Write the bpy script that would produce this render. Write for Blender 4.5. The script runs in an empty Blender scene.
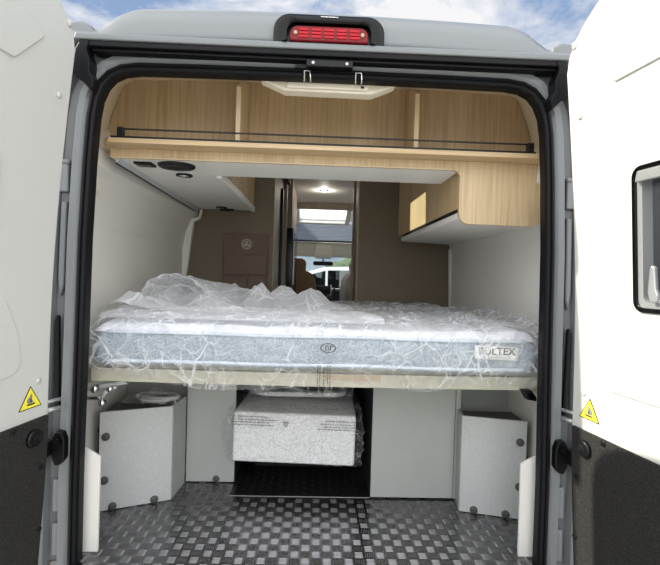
import bpy, bmesh, math, random
from mathutils import Vector, Matrix, noise
random.seed(7)
SC = bpy.context.scene
COL = SC.collection
PI = math.pi

# ------------------------------------------------------------------ materials
def s2l(c):
    out = []
    for v in c[:3]:
        v = v / 255.0
        out.append(v / 12.92 if v <= 0.04045 else ((v + 0.055) / 1.055) ** 2.4)
    return (*out, 1.0)

def nt(name):
    m = bpy.data.materials.new(name)
    m.use_nodes = True
    t = m.node_tree
    return m, t, t.nodes['Principled BSDF'], t.nodes['Material Output']

def mat(name, c, rough=0.5, metal=0.0, vary=0.05, scale=8.0, bump=0.0, bscale=60.0, coat=0.0, spec=0.5):
    m, t, b, o = nt(name)
    N, L = t.nodes, t.links
    base = s2l(c)
    tc = N.new('ShaderNodeTexCoord')
    nz = N.new('ShaderNodeTexNoise')
    nz.inputs['Scale'].default_value = scale
    nz.inputs['Detail'].default_value = 4
    L.new(tc.outputs['Object'], nz.inputs['Vector'])
    mx = N.new('ShaderNodeMix')
    mx.data_type = 'RGBA'
    mx.inputs[6].default_value = tuple(max(0, v * (1 - vary)) for v in base[:3]) + (1,)
    mx.inputs[7].default_value = tuple(min(1, v * (1 + vary)) for v in base[:3]) + (1,)
    L.new(nz.outputs['Fac'], mx.inputs[0])
    L.new(mx.outputs[2], b.inputs['Base Color'])
    b.inputs['Roughness'].default_value = rough
    b.inputs['Metallic'].default_value = metal
    b.inputs['Coat Weight'].default_value = coat
    b.inputs['Specular IOR Level'].default_value = spec
    if bump > 0:
        n2 = N.new('ShaderNodeTexNoise')
        n2.inputs['Scale'].default_value = bscale
        n2.inputs['Detail'].default_value = 3
        L.new(tc.outputs['Object'], n2.inputs['Vector'])
        bp = N.new('ShaderNodeBump')
        bp.inputs['Strength'].default_value = bump
        bp.inputs['Distance'].default_value = 0.01
        L.new(n2.outputs['Fac'], bp.inputs['Height'])
        L.new(bp.outputs['Normal'], b.inputs['Normal'])
    return m

def wood(name, c1, c2, grain='Z'):
    """Fine-grained oak laminate, the grain running along one object axis."""
    m, t, b, o = nt(name)
    N, L = t.nodes, t.links
    tc = N.new('ShaderNodeTexCoord')
    mp = N.new('ShaderNodeMapping')
    s = {'Z': (70, 70, 2.5), 'X': (2.5, 70, 70), 'Y': (70, 2.5, 70)}[grain]
    mp.inputs['Scale'].default_value = s
    L.new(tc.outputs['Object'], mp.inputs['Vector'])
    nz = N.new('ShaderNodeTexNoise')
    nz.inputs['Scale'].default_value = 1.6
    nz.inputs['Detail'].default_value = 5
    nz.inputs['Distortion'].default_value = 0.4
    L.new(mp.outputs[0], nz.inputs['Vector'])
    mp2 = N.new('ShaderNodeMapping')
    mp2.inputs['Scale'].default_value = tuple(v / 9 for v in s)
    L.new(tc.outputs['Object'], mp2.inputs['Vector'])
    n2 = N.new('ShaderNodeTexNoise')
    n2.inputs['Scale'].default_value = 1.3
    L.new(mp2.outputs[0], n2.inputs['Vector'])
    add = N.new('ShaderNodeMath'); add.operation = 'MULTIPLY_ADD'
    L.new(nz.outputs['Fac'], add.inputs[0]); add.inputs[1].default_value = 0.7
    mul = N.new('ShaderNodeMath'); mul.operation = 'MULTIPLY'
    L.new(n2.outputs['Fac'], mul.inputs[0]); mul.inputs[1].default_value = 0.4
    L.new(mul.outputs[0], add.inputs[2])
    r = N.new('ShaderNodeValToRGB')
    r.color_ramp.elements[0].position = 0.38; r.color_ramp.elements[0].color = s2l(c1)
    r.color_ramp.elements[1].position = 0.68; r.color_ramp.elements[1].color = s2l(c2)
    L.new(add.outputs[0], r.inputs[0])
    L.new(r.outputs[0], b.inputs['Base Color'])
    b.inputs['Roughness'].default_value = 0.5
    return m

def film(name, milk=0.05, edge=0.4, gloss=0.5, line=0.7, crs=9, rough=0.1, tint=(243, 245, 248), bmp=0.03, lw=0.02):
    """Thin clear polythene: see-through, milky edge-on, with glints painted white along its sharp folds."""
    m, t, b, o = nt(name)
    N, L = t.nodes, t.links
    N.remove(b)
    def math_(op, x, y=None, z=None, clamp=False):
        n = N.new('ShaderNodeMath'); n.operation = op; n.use_clamp = clamp
        for i, q in enumerate((x, y, z)):
            if q is None: continue
            if isinstance(q, (int, float)): n.inputs[i].default_value = q
            else: L.new(q, n.inputs[i])
        return n.outputs[0]
    tr = N.new('ShaderNodeBsdfTransparent'); tr.inputs[0].default_value = (0.985, 0.988, 0.99, 1)
    df = N.new('ShaderNodeBsdfDiffuse'); df.inputs[0].default_value = s2l(tint)
    tl = N.new('ShaderNodeBsdfTranslucent'); tl.inputs[0].default_value = s2l(tint)
    d2 = N.new('ShaderNodeMixShader'); d2.inputs[0].default_value = 0.35
    L.new(df.outputs[0], d2.inputs[1]); L.new(tl.outputs[0], d2.inputs[2])
    gl = N.new('ShaderNodeBsdfGlossy'); gl.inputs['Roughness'].default_value = rough
    tc = N.new('ShaderNodeTexCoord')
    nz = N.new('ShaderNodeTexNoise'); nz.inputs['Scale'].default_value = 5; nz.inputs['Detail'].default_value = 3
    L.new(tc.outputs['Object'], nz.inputs['Vector'])
    dv = N.new('ShaderNodeMix'); dv.data_type = 'RGBA'; dv.blend_type = 'ADD'; dv.inputs[0].default_value = 0.12
    L.new(tc.outputs['Object'], dv.inputs[6]); L.new(nz.outputs['Color'], dv.inputs[7])
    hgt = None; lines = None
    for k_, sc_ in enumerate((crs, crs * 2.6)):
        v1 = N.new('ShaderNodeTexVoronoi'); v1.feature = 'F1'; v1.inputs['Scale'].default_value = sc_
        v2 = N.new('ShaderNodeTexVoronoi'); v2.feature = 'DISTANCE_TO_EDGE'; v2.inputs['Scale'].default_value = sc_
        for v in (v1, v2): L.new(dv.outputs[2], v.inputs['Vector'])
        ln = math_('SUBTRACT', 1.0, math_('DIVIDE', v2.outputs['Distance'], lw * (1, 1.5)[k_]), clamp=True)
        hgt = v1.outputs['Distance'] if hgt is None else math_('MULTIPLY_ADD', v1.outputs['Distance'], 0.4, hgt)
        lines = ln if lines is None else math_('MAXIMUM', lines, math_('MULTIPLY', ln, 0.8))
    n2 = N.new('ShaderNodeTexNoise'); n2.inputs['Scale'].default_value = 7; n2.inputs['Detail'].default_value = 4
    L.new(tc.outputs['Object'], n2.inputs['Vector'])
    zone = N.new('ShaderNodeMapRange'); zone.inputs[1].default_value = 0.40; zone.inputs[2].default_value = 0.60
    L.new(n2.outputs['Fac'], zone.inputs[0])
    lines = math_('MULTIPLY', lines, zone.outputs[0])  # white mask along the folds stands in for sky glints
    bp = N.new('ShaderNodeBump'); bp.inputs['Strength'].default_value = 0.8; bp.inputs['Distance'].default_value = bmp
    L.new(hgt, bp.inputs['Height'])
    L.new(bp.outputs[0], gl.inputs['Normal'])
    fr = N.new('ShaderNodeLayerWeight'); fr.inputs['Blend'].default_value = 0.3
    L.new(bp.outputs[0], fr.inputs['Normal'])
    mg = N.new('ShaderNodeMixShader')
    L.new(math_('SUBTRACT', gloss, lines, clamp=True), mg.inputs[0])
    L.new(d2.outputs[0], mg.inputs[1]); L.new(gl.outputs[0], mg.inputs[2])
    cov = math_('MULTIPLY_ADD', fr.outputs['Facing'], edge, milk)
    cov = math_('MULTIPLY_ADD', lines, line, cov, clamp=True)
    mx = N.new('ShaderNodeMixShader')
    L.new(cov, mx.inputs[0]); L.new(tr.outputs[0], mx.inputs[1]); L.new(mg.outputs[0], mx.inputs[2])
    L.new(mx.outputs[0], o.inputs[0])
    return m

def glass(name, tint=(0.85, 0.9, 0.9), refl=0.12):
    m, t, b, o = nt(name)
    N, L = t.nodes, t.links
    N.remove(b)
    tr = N.new('ShaderNodeBsdfTransparent'); tr.inputs[0].default_value = (*tint, 1)
    gl = N.new('ShaderNodeBsdfGlossy'); gl.inputs['Roughness'].default_value = 0.01
    fr = N.new('ShaderNodeLayerWeight'); fr.inputs['Blend'].default_value = 0.5
    pw = N.new('ShaderNodeMath'); pw.operation = 'POWER'; pw.inputs[1].default_value = 5
    L.new(fr.outputs['Facing'], pw.inputs[0])
    ma = N.new('ShaderNodeMath'); ma.operation = 'ADD'; ma.inputs[1].default_value = refl; ma.use_clamp = True
    L.new(pw.outputs[0], ma.inputs[0])
    mx = N.new('ShaderNodeMixShader')
    L.new(ma.outputs[0], mx.inputs[0]); L.new(tr.outputs[0], mx.inputs[1]); L.new(gl.outputs[0], mx.inputs[2])
    L.new(mx.outputs[0], o.inputs[0])
    return m

def emit(name, c, s):
    m, t, b, o = nt(name)
    b.inputs['Base Color'].default_value = s2l(c)
    b.inputs['Emission Color'].default_value = s2l(c)
    b.inputs['Emission Strength'].default_value = s
    return m

def speckle(name, c1, c2, scale, rough=0.6, bump=0.3):
    """Closely speckled surface (moulded foam, grained plastic, knitted fabric)."""
    m, t, b, o = nt(name)
    N, L = t.nodes, t.links
    tc = N.new('ShaderNodeTexCoord')
    v = N.new('ShaderNodeTexVoronoi'); v.inputs['Scale'].default_value = scale
    L.new(tc.outputs['Object'], v.inputs['Vector'])
    r = N.new('ShaderNodeValToRGB')
    r.color_ramp.elements[0].position = 0.1; r.color_ramp.elements[0].color = s2l(c1)
    r.color_ramp.elements[1].position = 0.75; r.color_ramp.elements[1].color = s2l(c2)
    L.new(v.outputs['Distance'], r.inputs[0])
    L.new(r.outputs[0], b.inputs['Base Color'])
    b.inputs['Roughness'].default_value = rough
    bp = N.new('ShaderNodeBump'); bp.inputs['Strength'].default_value = bump; bp.inputs['Distance'].default_value = 0.003
    bp.invert = True
    L.new(v.outputs['Distance'], bp.inputs['Height']); L.new(bp.outputs[0], b.inputs['Normal'])
    return m

M = {}
M['silver'] = mat('silver_paint', (114, 118, 121), 0.35, 0.0, 0.03, 3, coat=0.25)
M['door'] = mat('door_liner', (194, 195, 191), 0.5, 0, 0.015, 2)
M['rim'] = mat('door_rim_paint', (196, 199, 200), 0.35, 0, 0.02, 3, coat=0.3)
M['rubber'] = mat('black_rubber', (12, 13, 17), 0.5, 0, 0.15, 30, spec=0.22)
M['blackp'] = mat('black_plastic', (14, 15, 17), 0.4, 0, 0.1, 30, spec=0.3)
M['gloss'] = mat('gloss_black', (5, 5, 6), 0.16, 0, 0.05, 10, spec=0.25)
M['trimgrain'] = speckle('grained_grey_plastic', (20, 20, 22), (52, 51, 49), 260, 0.8, 0.5)
M['trimgrain'].node_tree.nodes['Principled BSDF'].inputs['Specular IOR Level'].default_value = 0.2
M['liner'] = mat('cream_liner', (236, 229, 212), 0.6, 0, 0.03, 6)
M['wall'] = mat('wall_lining', (226, 224, 218), 0.65, 0, 0.03, 4, bump=0.06, bscale=90)
M['white'] = mat('white_laminate', (234, 233, 228), 0.45, 0, 0.02, 5)
M['brown'] = mat('brown_wall_felt', (116, 104, 87), 0.75, 0, 0.06, 20, bump=0.1, bscale=150)
M['brown2'] = mat('brown_organizer_felt', (106, 88, 76), 0.7, 0, 0.12, 25, bump=0.15, bscale=90)
M['stitch'] = mat('pale_thread', (214, 205, 192), 0.7)
M['wood'] = wood('oak_laminate', (178, 153, 118), (205, 183, 149), 'Z')
M['woodx'] = wood('oak_laminate_across', (178, 152, 116), (202, 178, 142), 'X')
M['woody'] = wood('oak_laminate_side', (190, 160, 118), (216, 190, 150), 'Z')
M['woodg'] = wood('greyish_oak', (152, 136, 120), (182, 166, 148), 'Z')
M['edge'] = mat('pale_oak_edge', (212, 193, 160), 0.5)
M['alu'] = mat('brushed_aluminium', (176, 178, 180), 0.35, 0.6, 0.05, 40)
M['chrome'] = mat('chrome', (200, 200, 200), 0.15, 1.0)
M['panel'] = mat('grey_board', (168, 171, 168), 0.55, 0, 0.05, 12, bump=0.03, bscale=60)
M['boxp'] = speckle('pearl_grey_board', (176, 179, 179), (186, 189, 189), 110, 0.45, 0.04)
M['cap'] = mat('dark_grey_cap', (70, 70, 68), 0.5)
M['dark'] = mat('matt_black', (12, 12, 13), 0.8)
M['tread'] = mat('tread_aluminium', (132, 131, 133), 0.25, 1.0, 0.12, 14)
M['treadbar'] = mat('tread_bar', (142, 142, 144), 0.34, 1.0, 0.05, 30)
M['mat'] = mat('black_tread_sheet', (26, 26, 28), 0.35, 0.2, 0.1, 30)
M['matside'] = speckle('mattress_knit', (124, 136, 148), (170, 180, 190), 150, 0.8, 0.3)
M['mattop'] = mat('mattress_ticking', (228, 229, 236), 0.8, 0, 0.05, 10, bump=0.1, bscale=70)
M['piping'] = mat('mattress_piping', (205, 214, 226), 0.8)
M['label'] = mat('white_satin_label', (236, 238, 236), 0.5)
M['ink'] = mat('dark_ink', (52, 54, 56), 0.6)
M['inkl'] = mat('grey_ink', (120, 126, 128), 0.6)
M['birch'] = mat('birch_slat', (176, 172, 156), 0.6, 0, 0.14, 18)
M['tape'] = mat('brown_tape', (170, 152, 128), 0.5)
M['foam'] = speckle('bead_foam', (254, 254, 254), (222, 223, 225), 110, 0.8, 0.25)
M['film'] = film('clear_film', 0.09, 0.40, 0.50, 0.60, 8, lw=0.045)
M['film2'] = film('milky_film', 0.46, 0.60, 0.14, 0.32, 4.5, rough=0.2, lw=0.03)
M['film3'] = film('thin_film', 0.03, 0.18, 0.5, 0.5, 8)
M['glass'] = glass('window_glass', refl=0.05)
M['dglass'] = glass('dark_window_glass', (0.10, 0.12, 0.13), 0.18)
M['red'] = mat('red_lens', (178, 10, 30), 0.15, 0, 0.3, 40, spec=0.3)
M['reddark'] = mat('dark_red_lens', (112, 4, 18), 0.15, 0, 0.1, 40, spec=0.3)
M['yellow'] = mat('yellow_sticker', (240, 226, 60), 0.5)
M['whitep'] = mat('white_plastic', (232, 232, 230), 0.4)
M['leather'] = mat('tan_leather', (146, 118, 88), 0.6, 0, 0.08, 10)
M['leatherw'] = mat('pale_leather', (206, 203, 196), 0.6, 0, 0.05, 10)
M['dash'] = mat('dashboard_black', (28, 30, 33), 0.6)
M['console'] = mat('console_grey', (186, 184, 172), 0.6)
M['blind'] = mat('pleated_blind', (186, 192, 200), 0.7)
_t = M['blind'].node_tree; _b = _t.nodes['Principled BSDF']; _tl = _t.nodes.new('ShaderNodeBsdfTranslucent'); _tl.inputs[0].default_value = s2l((205, 212, 222))
_m = _t.nodes.new('ShaderNodeMixShader'); _m.inputs[0].default_value = 0.6
_t.links.new(_b.outputs[0], _m.inputs[1]); _t.links.new(_tl.outputs[0], _m.inputs[2]); _t.links.new(_m.outputs[0], _t.nodes['Material Output'].inputs[0])
M['lamp'] = emit('lamp_glow', (255, 240, 215), 4.0)
M['asphalt'] = mat('asphalt', (170, 168, 162), 0.9, 0, 0.12, 30)
M['vanwhite'] = mat('white_vehicle_paint', (235, 237, 238), 0.3, coat=0.5)
M['tyre'] = mat('tyre', (22, 22, 22), 0.8)
M['leaf'] = mat('hedge_leaf', (84, 98, 74), 0.8, 0, 0.4, 12)
M['bark'] = mat('bark', (84, 66, 50), 0.9, 0, 0.2, 20)
m, t, b, o = nt('sunroof_glass')      # opal acrylic
b.inputs['Base Color'].default_value = (0.9, 0.92, 0.95, 1)
b.inputs['Transmission Weight'].default_value = 0.0
tl = t.nodes.new('ShaderNodeBsdfTranslucent'); tl.inputs[0].default_value = (0.95, 0.96, 0.97, 1)
tp = t.nodes.new('ShaderNodeBsdfTransparent')
mx = t.nodes.new('ShaderNodeMixShader'); mx.inputs[0].default_value = 0.4
t.links.new(tl.outputs[0], mx.inputs[1]); t.links.new(tp.outputs[0], mx.inputs[2]); t.links.new(mx.outputs[0], o.inputs[0])
M['opal'] = m

# ------------------------------------------------------------------ builders
class MB:
    def __init__(s): s.v = []; s.f = []; s.mi = []; s.cur = 0
    def add(s, vs, fs):
        k = len(s.v); s.v += [tuple(p) for p in vs]
        for f in fs: s.f.append(tuple(i + k for i in f)); s.mi.append(s.cur)
        return s
    def box(s, x0, x1, y0, y1, z0, z1, M4=None):
        vs = [Vector((x, y, z)) for z in (z0, z1) for y in (y0, y1) for x in (x0, x1)]
        if M4 is not None: vs = [M4 @ p for p in vs]
        return s.add(vs, [(0, 2, 3, 1), (4, 5, 7, 6), (0, 1, 5, 4), (2, 6, 7, 3), (0, 4, 6, 2), (1, 3, 7, 5)])
    def prism(s, pts, a, b, ax='Y', M4=None):
        """polygon extruded along an axis; pts in the two other axes (X,Z for Y; X,Y for Z; Y,Z for X)"""
        n = len(pts)
        def P(p, h): return {'Y': (p[0], h, p[1]), 'Z': (p[0], p[1], h), 'X': (h, p[0], p[1])}[ax]
        vs = [Vector(P(p, a)) for p in pts] + [Vector(P(p, b)) for p in pts]
        if M4 is not None: vs = [M4 @ p for p in vs]
        fs = [tuple(range(n))[::-1], tuple(range(n, 2 * n))] + [(i, (i + 1) % n, n + (i + 1) % n, n + i) for i in range(n)]
        return s.add(vs, fs)
    def tube(s, pts, r, n=10, M4=None, r1=None):
        pts = [Vector(p) for p in pts]; vs = []; fs = []
        up = None
        for i, p in enumerate(pts):
            d = (pts[min(i + 1, len(pts) - 1)] - pts[max(i - 1, 0)]).normalized()
            if up is None: up = d.orthogonal().normalized()
            up = (up - d * up.dot(d)).normalized(); w = d.cross(up)
            rr = r if r1 is None else r + (r1 - r) * i / (len(pts) - 1)
            for k in range(n):
                a = 2 * PI * k / n; vs.append(p + (up * math.cos(a) + w * math.sin(a)) * rr)
        for i in range(len(pts) - 1):
            for k in range(n):
                a, b = i * n + k, i * n + (k + 1) % n
                fs.append((a, b, b + n, a + n))
        fs.append(tuple(range(n))[::-1]); fs.append(tuple(range((len(pts) - 1) * n, len(pts) * n)))
        if M4 is not None: vs = [M4 @ p for p in vs]
        return s.add(vs, fs)
    def lathe(s, prof, c=(0, 0, 0), ax='Z', n=24, M4=None, sx=1, sy=1):
        """prof = [(radius, height)], closed ends"""
        vs = []; fs = []
        for r, h in prof:
            for k in range(n):
                a = 2 * PI * k / n; u, w = r * math.cos(a) * sx, r * math.sin(a) * sy
                p = {'Z': (u, w, h), 'Y': (u, h, w), 'X': (h, u, w)}[ax]
                vs.append(Vector(p) + Vector(c))
        for i in range(len(prof) - 1):
            for k in range(n):
                a, b = i * n + k, i * n + (k + 1) % n
                fs.append((a, b, b + n, a + n))
        fs.append(tuple(range(n))[::-1]); fs.append(tuple(range((len(prof) - 1) * n, len(prof) * n)))
        if M4 is not None: vs = [M4 @ p for p in vs]
        return s.add(vs, fs)
    def grid(s, P, nu, nv, closed=False):
        vs = [P(i / nu, j / nv) for j in range(nv + 1) for i in range(nu + 1)]
        fs = [(j * (nu + 1) + i, j * (nu + 1) + i + 1, (j + 1) * (nu + 1) + i + 1, (j + 1) * (nu + 1) + i)
              for j in range(nv) for i in range(nu)]
        return s.add(vs, fs)
    def sweep(s, path, sec, closed=True):
        """path: (x,z) points facing into the opening's plane; sec: (outward offset, y)"""
        n = len(path); m = len(sec); vs = []
        for i, p in enumerate(path):
            a = Vector(path[max(i - 1, 0)]); b = Vector(path[min(i + 1, n - 1)]); d = (b - a).normalized()
            nrm = Vector((-d.y, d.x))
            for o_, y in sec: vs.append((p[0] + nrm.x * o_, y, p[1] + nrm.y * o_))
        fs = []
        for i in range(n - 1):
            for k in range(m if closed else m - 1):
                a, b = i * m + k, i * m + (k + 1) % m
                fs.append((a, b, b + m, a + m))
        if closed:
            fs.append(tuple(range(m))[::-1]); fs.append(tuple(range((n - 1) * m, n * m)))
        return s.add(vs, fs)
    def build(s, name, mats, parent=None, bevel=0.0, smooth=False, seg=2, solid=0.0, matrix=None):
        me = bpy.data.meshes.new(name)
        me.from_pydata(s.v, [], s.f)
        if not isinstance(mats, (list, tuple)): mats = [mats]
        for mm in mats: me.materials.append(mm)
        for p, k in zip(me.polygons, s.mi): p.material_index = min(k, len(mats) - 1)
        bm = bmesh.new(); bm.from_mesh(me)
        if not solid: bmesh.ops.recalc_face_normals(bm, faces=bm.faces)
        bm.to_mesh(me); bm.free()
        if smooth:
            for p in me.polygons: p.use_smooth = True
        me.validate(); me.update()
        ob = bpy.data.objects.new(name, me)
        COL.objects.link(ob)
        if solid:
            md = ob.modifiers.new('thickness', 'SOLIDIFY'); md.thickness = solid; md.offset = 0
        if bevel > 0:
            md = ob.modifiers.new('bevel', 'BEVEL'); md.width = bevel; md.segments = seg; md.limit_method = 'ANGLE'; md.angle_limit = 0.6
            for p in me.polygons: p.use_smooth = True
            md2 = ob.modifiers.new('wn', 'WEIGHTED_NORMAL'); md2.keep_sharp = True
        if parent is not None:
            ob.parent = parent
            ob.matrix_parent_inverse = parent.matrix_basis.inverted()
        return ob

def tag(o, label=None, cat=None, group=None, kind=None):
    if label: o['label'] = label
    if cat: o['category'] = cat
    if group: o['group'] = group
    if kind: o['kind'] = kind
    return o

def thing(name, loc, label, cat, group=None, rz=0.0):
    o = bpy.data.objects.new(name, None); o.location = loc; o.rotation_euler = (0, 0, rz)
    o.empty_display_size = 0.05
    COL.objects.link(o)
    return tag(o, label, cat, group)

def struct(o): o['kind'] = 'structure'; return o

def arc(cx, cy, r, a0, a1, n=8):
    return [(cx + r * math.cos(math.radians(a0 + (a1 - a0) * i / n)), cy + r * math.sin(math.radians(a0 + (a1 - a0) * i / n))) for i in range(n + 1)]

def rrect(x0, x1, y0, y1, r, n=6):
    return (arc(x1 - r, y1 - r, r, 0, 90, n) + arc(x0 + r, y1 - r, r, 90, 180, n) +
            arc(x0 + r, y0 + r, r, 180, 270, n) + arc(x1 - r, y0 + r, r, 270, 360, n))

def text(name, body, size, Mx, material, parent, extrude=0.0003, spacing=1.0, bold=0.0):
    c = bpy.data.curves.new(name, 'FONT'); c.body = body; c.size = size; c.extrude = extrude
    c.align_x = 'CENTER'; c.align_y = 'CENTER'; c.space_character = spacing; c.offset = bold
    c.materials.append(material)
    tmp = bpy.data.objects.new('tmp_text', c); COL.objects.link(tmp)
    bpy.context.view_layer.update()
    me = bpy.data.meshes.new_from_object(tmp.evaluated_get(bpy.context.evaluated_depsgraph_get()))
    bpy.data.objects.remove(tmp); bpy.data.curves.remove(c)
    me.name = name; me.materials.clear(); me.materials.append(material)
    o = bpy.data.objects.new(name, me); COL.objects.link(o)
    o.matrix_world = Mx
    if parent is not None:
        o.parent = parent; o.matrix_parent_inverse = parent.matrix_basis.inverted()
    return o
FACE = Matrix.Rotation(PI / 2, 4, 'X')       # lettering upright, facing the rear (-Y)

# ------------------------------------------------------------------ room shell
HW = 0.925                                    # half of the inner width
ZC = 1.88                                     # ceiling
YF = 4.95                                     # front end
YP = 1.60                                     # partition at the bed's head
# floor: tread plate with five-bar pattern
f = MB(); f.box(-0.98, 0.98, 0.0, YF, -0.04, 0.0); f.box(-0.782, 0.782, -0.08, 0.0, -0.04, 0.0)
f.cur = 1
cell = 0.0385
ny = 18; nx = 48
h = 0.0016
for iy in range(ny):
    for ix in range(nx):
        cx = -0.925 + (ix + 0.5) * cell; cy = -0.080 + (iy + 0.5) * cell
        if cy < 0.0 and abs(cx) > 0.76: continue
        if cy > 0.455 and cx > -0.385: continue
        for k in range(5):
            o_ = (k - 2) * 0.0070; Lh = 0.0165; w = 0.0021
            pts = [(-Lh, 0, 0), (-Lh * .6, -w, 0), (Lh * .6, -w, 0), (Lh, 0, 0), (Lh * .6, w, 0), (-Lh * .6, w, 0), (-Lh * .65, 0, h), (Lh * .65, 0, h)]
            if (ix + iy) % 2: vs = [(cx + p[0], cy + o_ + p[1], p[2]) for p in pts]
            else: vs = [(cx + o_ - p[1], cy + p[0], p[2]) for p in pts]
            f.add(vs, [(0, 1, 6), (1, 2, 7, 6), (2, 3, 7), (3, 4, 7), (4, 5, 6, 7), (5, 0, 6)])
struct(f.build('floor', [M['tread'], M['treadbar']]))

# side walls: flat below, cove towards the overhead cabinets
def side_wall(s):
    b = MB()
    prof = [(0.925, -0.02), (0.925, 1.16), (0.905, 1.26), (0.875, 1.345), (0.865, 1.36), (0.835, 1.385), (0.84, 1.45), (0.92, 1.62), (0.93, 1.90)]
    outer = [(0.99, 1.90), (0.99, -0.02)]
    P = [(s * x, z) for x, z in prof + outer]
    b.prism(P, 0.04, 3.95, 'Y')
    b.box(min(s * 0.925, s * 0.99), max(s * 0.925, s * 0.99), 3.95, YF, -0.02, 0.82); b.box(min(s * 0.925, s * 0.99), max(s * 0.925, s * 0.99), 3.95, YF, 1.36, 1.9)
    return b.build('wall_left' if s < 0 else 'wall_right', M['wall'])
struct(side_wall(-1)); struct(side_wall(1))

def slab_hole(mb, x0, x1, y0, y1, z0, z1, hx0, hx1, hy0, hy1):
    mb.box(x0, x1, y0, hy0, z0, z1); mb.box(x0, x1, hy1, y1, z0, z1)
    mb.box(x0, hx0, hy0, hy1, z0, z1); mb.box(hx1, x1, hy0, hy1, z0, z1)
HX0, HX1, HY0, HY1 = -0.33, -0.01, 0.85, 1.25
c = MB(); slab_hole(c, -0.93, 0.93, 0.46, 4.02, ZC, ZC + 0.025, HX0, HX1, HY0, HY1)
struct(c.build('ceiling', M['wall']))

# partition at the head of the bed (brown), left and right of the passage
struct(MB().box(-0.925, -0.315, YP, YP + 0.03, 0.55, ZC).build('wall_partition_left', M['brown']))
struct(MB().box(0.275, 0.925, YP, YP + 0.03, 0.55, ZC).build('wall_partition_right', M['brown']))
for s in (-1, 1):       # white edge strips of the side linings against the partition
    P = [(0.925, 0.70), (0.895, 0.98), (0.855, 1.335), (0.825, 1.35), (0.81, 1.36), (0.80, 1.42), (0.812, 1.42), (0.822, 1.372), (0.866, 1.352), (0.925, 1.34)]
    if s > 0: P = [(0.925, 0.70), (0.912, 0.98), (0.905, 1.20), (0.925, 1.22)]
    struct(MB().prism([(s * x, z) for x, z in P], YP - 0.03, YP - 0.002, 'Y').build('trim_1' if s < 0 else 'trim_2', M['white']))

# under-bed panels
struct(MB().box(-0.60, -0.372, 0.60, 0.616, 0.004, 0.63).build('wall_garage_left', M['panel'], bevel=0.002))
struct(MB().box(0.262, 0.635, 0.470, 0.486, 0.006, 0.63).build('wall_garage_right', M['panel'], bevel=0.002))
struct(MB().box(0.637, 0.66, 0.470, 0.59, 0.004, 0.63).build('trim_3', M['panel'], bevel=0.002))
struct(MB().box(-0.925, -0.60, 0.70, 0.716, 0.0, 0.63).build('wall_rear_left', M['panel']))
struct(MB().box(0.66, 0.925, 0.59, 0.606, 0.0, 0.63).build('wall_rear_right', M['panel']))
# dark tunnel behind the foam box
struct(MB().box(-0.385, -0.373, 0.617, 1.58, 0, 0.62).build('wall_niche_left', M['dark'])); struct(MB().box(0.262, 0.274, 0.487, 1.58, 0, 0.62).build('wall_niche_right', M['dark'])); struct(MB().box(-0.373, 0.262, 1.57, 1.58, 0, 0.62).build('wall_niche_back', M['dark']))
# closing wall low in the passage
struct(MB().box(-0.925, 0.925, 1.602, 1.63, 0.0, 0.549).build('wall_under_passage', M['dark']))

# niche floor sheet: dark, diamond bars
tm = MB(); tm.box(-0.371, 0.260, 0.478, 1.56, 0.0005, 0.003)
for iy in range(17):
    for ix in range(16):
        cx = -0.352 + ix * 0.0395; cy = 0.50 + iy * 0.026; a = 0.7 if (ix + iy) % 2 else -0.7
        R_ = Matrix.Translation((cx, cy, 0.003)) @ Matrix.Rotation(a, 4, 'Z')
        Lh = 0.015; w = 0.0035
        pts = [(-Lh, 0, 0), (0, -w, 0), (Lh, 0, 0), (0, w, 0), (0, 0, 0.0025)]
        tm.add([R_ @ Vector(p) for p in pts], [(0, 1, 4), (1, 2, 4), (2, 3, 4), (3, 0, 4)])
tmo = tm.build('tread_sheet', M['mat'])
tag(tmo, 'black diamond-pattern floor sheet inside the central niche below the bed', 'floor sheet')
tag(MB().box(-0.372, 0.261, 0.472, 0.4765, 0.0005, 0.0025).build('threshold_strip', M['alu'], bevel=0.001),
    'thin bright metal strip along the front edge of the niche floor', 'strip')

# ------------------------------------------------------------------ van body
van = thing('van', (0, 0, -0.05), 'silver grey van body with open rear doorway framed by a black rubber seal', 'van')
def doorway(half=0.765, low=0.785, top=1.654, z0=-0.05):
    right = [(low, z0), (0.785, 0.3), (0.778, 0.7), (0.772, 1.1), (0.762, 1.35), (0.752, 1.50)]
    cor = [(0.742, 1.56), (0.724, 1.602), (0.700, 1.629), (0.668, 1.645), (0.62, 1.652)]
    R_ = right + cor + [(0.4, 1.655), (0.2, 1.656), (0.0, 1.657)]
    return R_ + [(-x, z) for x, z in R_[:-1]][::-1]
path = doorway()     # runs right-bottom -> top -> left-bottom: the normal (-dz, dx) points outward?
path = path[::-1]    # left-bottom -> top -> right-bottom
seal = MB().sweep(path, [(0.0, -0.012), (0.004, -0.022), (0.011, -0.028), (0.016, -0.022), (0.020, -0.028), (0.028, -0.024), (0.033, -0.014), (0.033, 0.02), (0.0, 0.02)])
so = seal.build('weatherstrip', M['rubber'], van, smooth=False); tag(so, 'black rubber door seal')
# stamped jamb around the opening
jp = []
sec = [(0.0335, 0.03), (0.0335, -0.008), (0.046, -0.016), (0.066, -0.015), (0.078, 0.008), (0.082, 0.012), (0.106, 0.008), (0.112, -0.022), (0.150, -0.032), (0.165, -0.01), (0.175, 0.05), (0.20, 0.06), (0.2, 0.03)]
jb = MB().sweep(path, sec, closed=False)
jb.v = [(x, y, min(z, 1.742)) for x, y, z in jb.v]
jb.build('rear_frame', M['silver'], van, solid=0.004)
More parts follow.
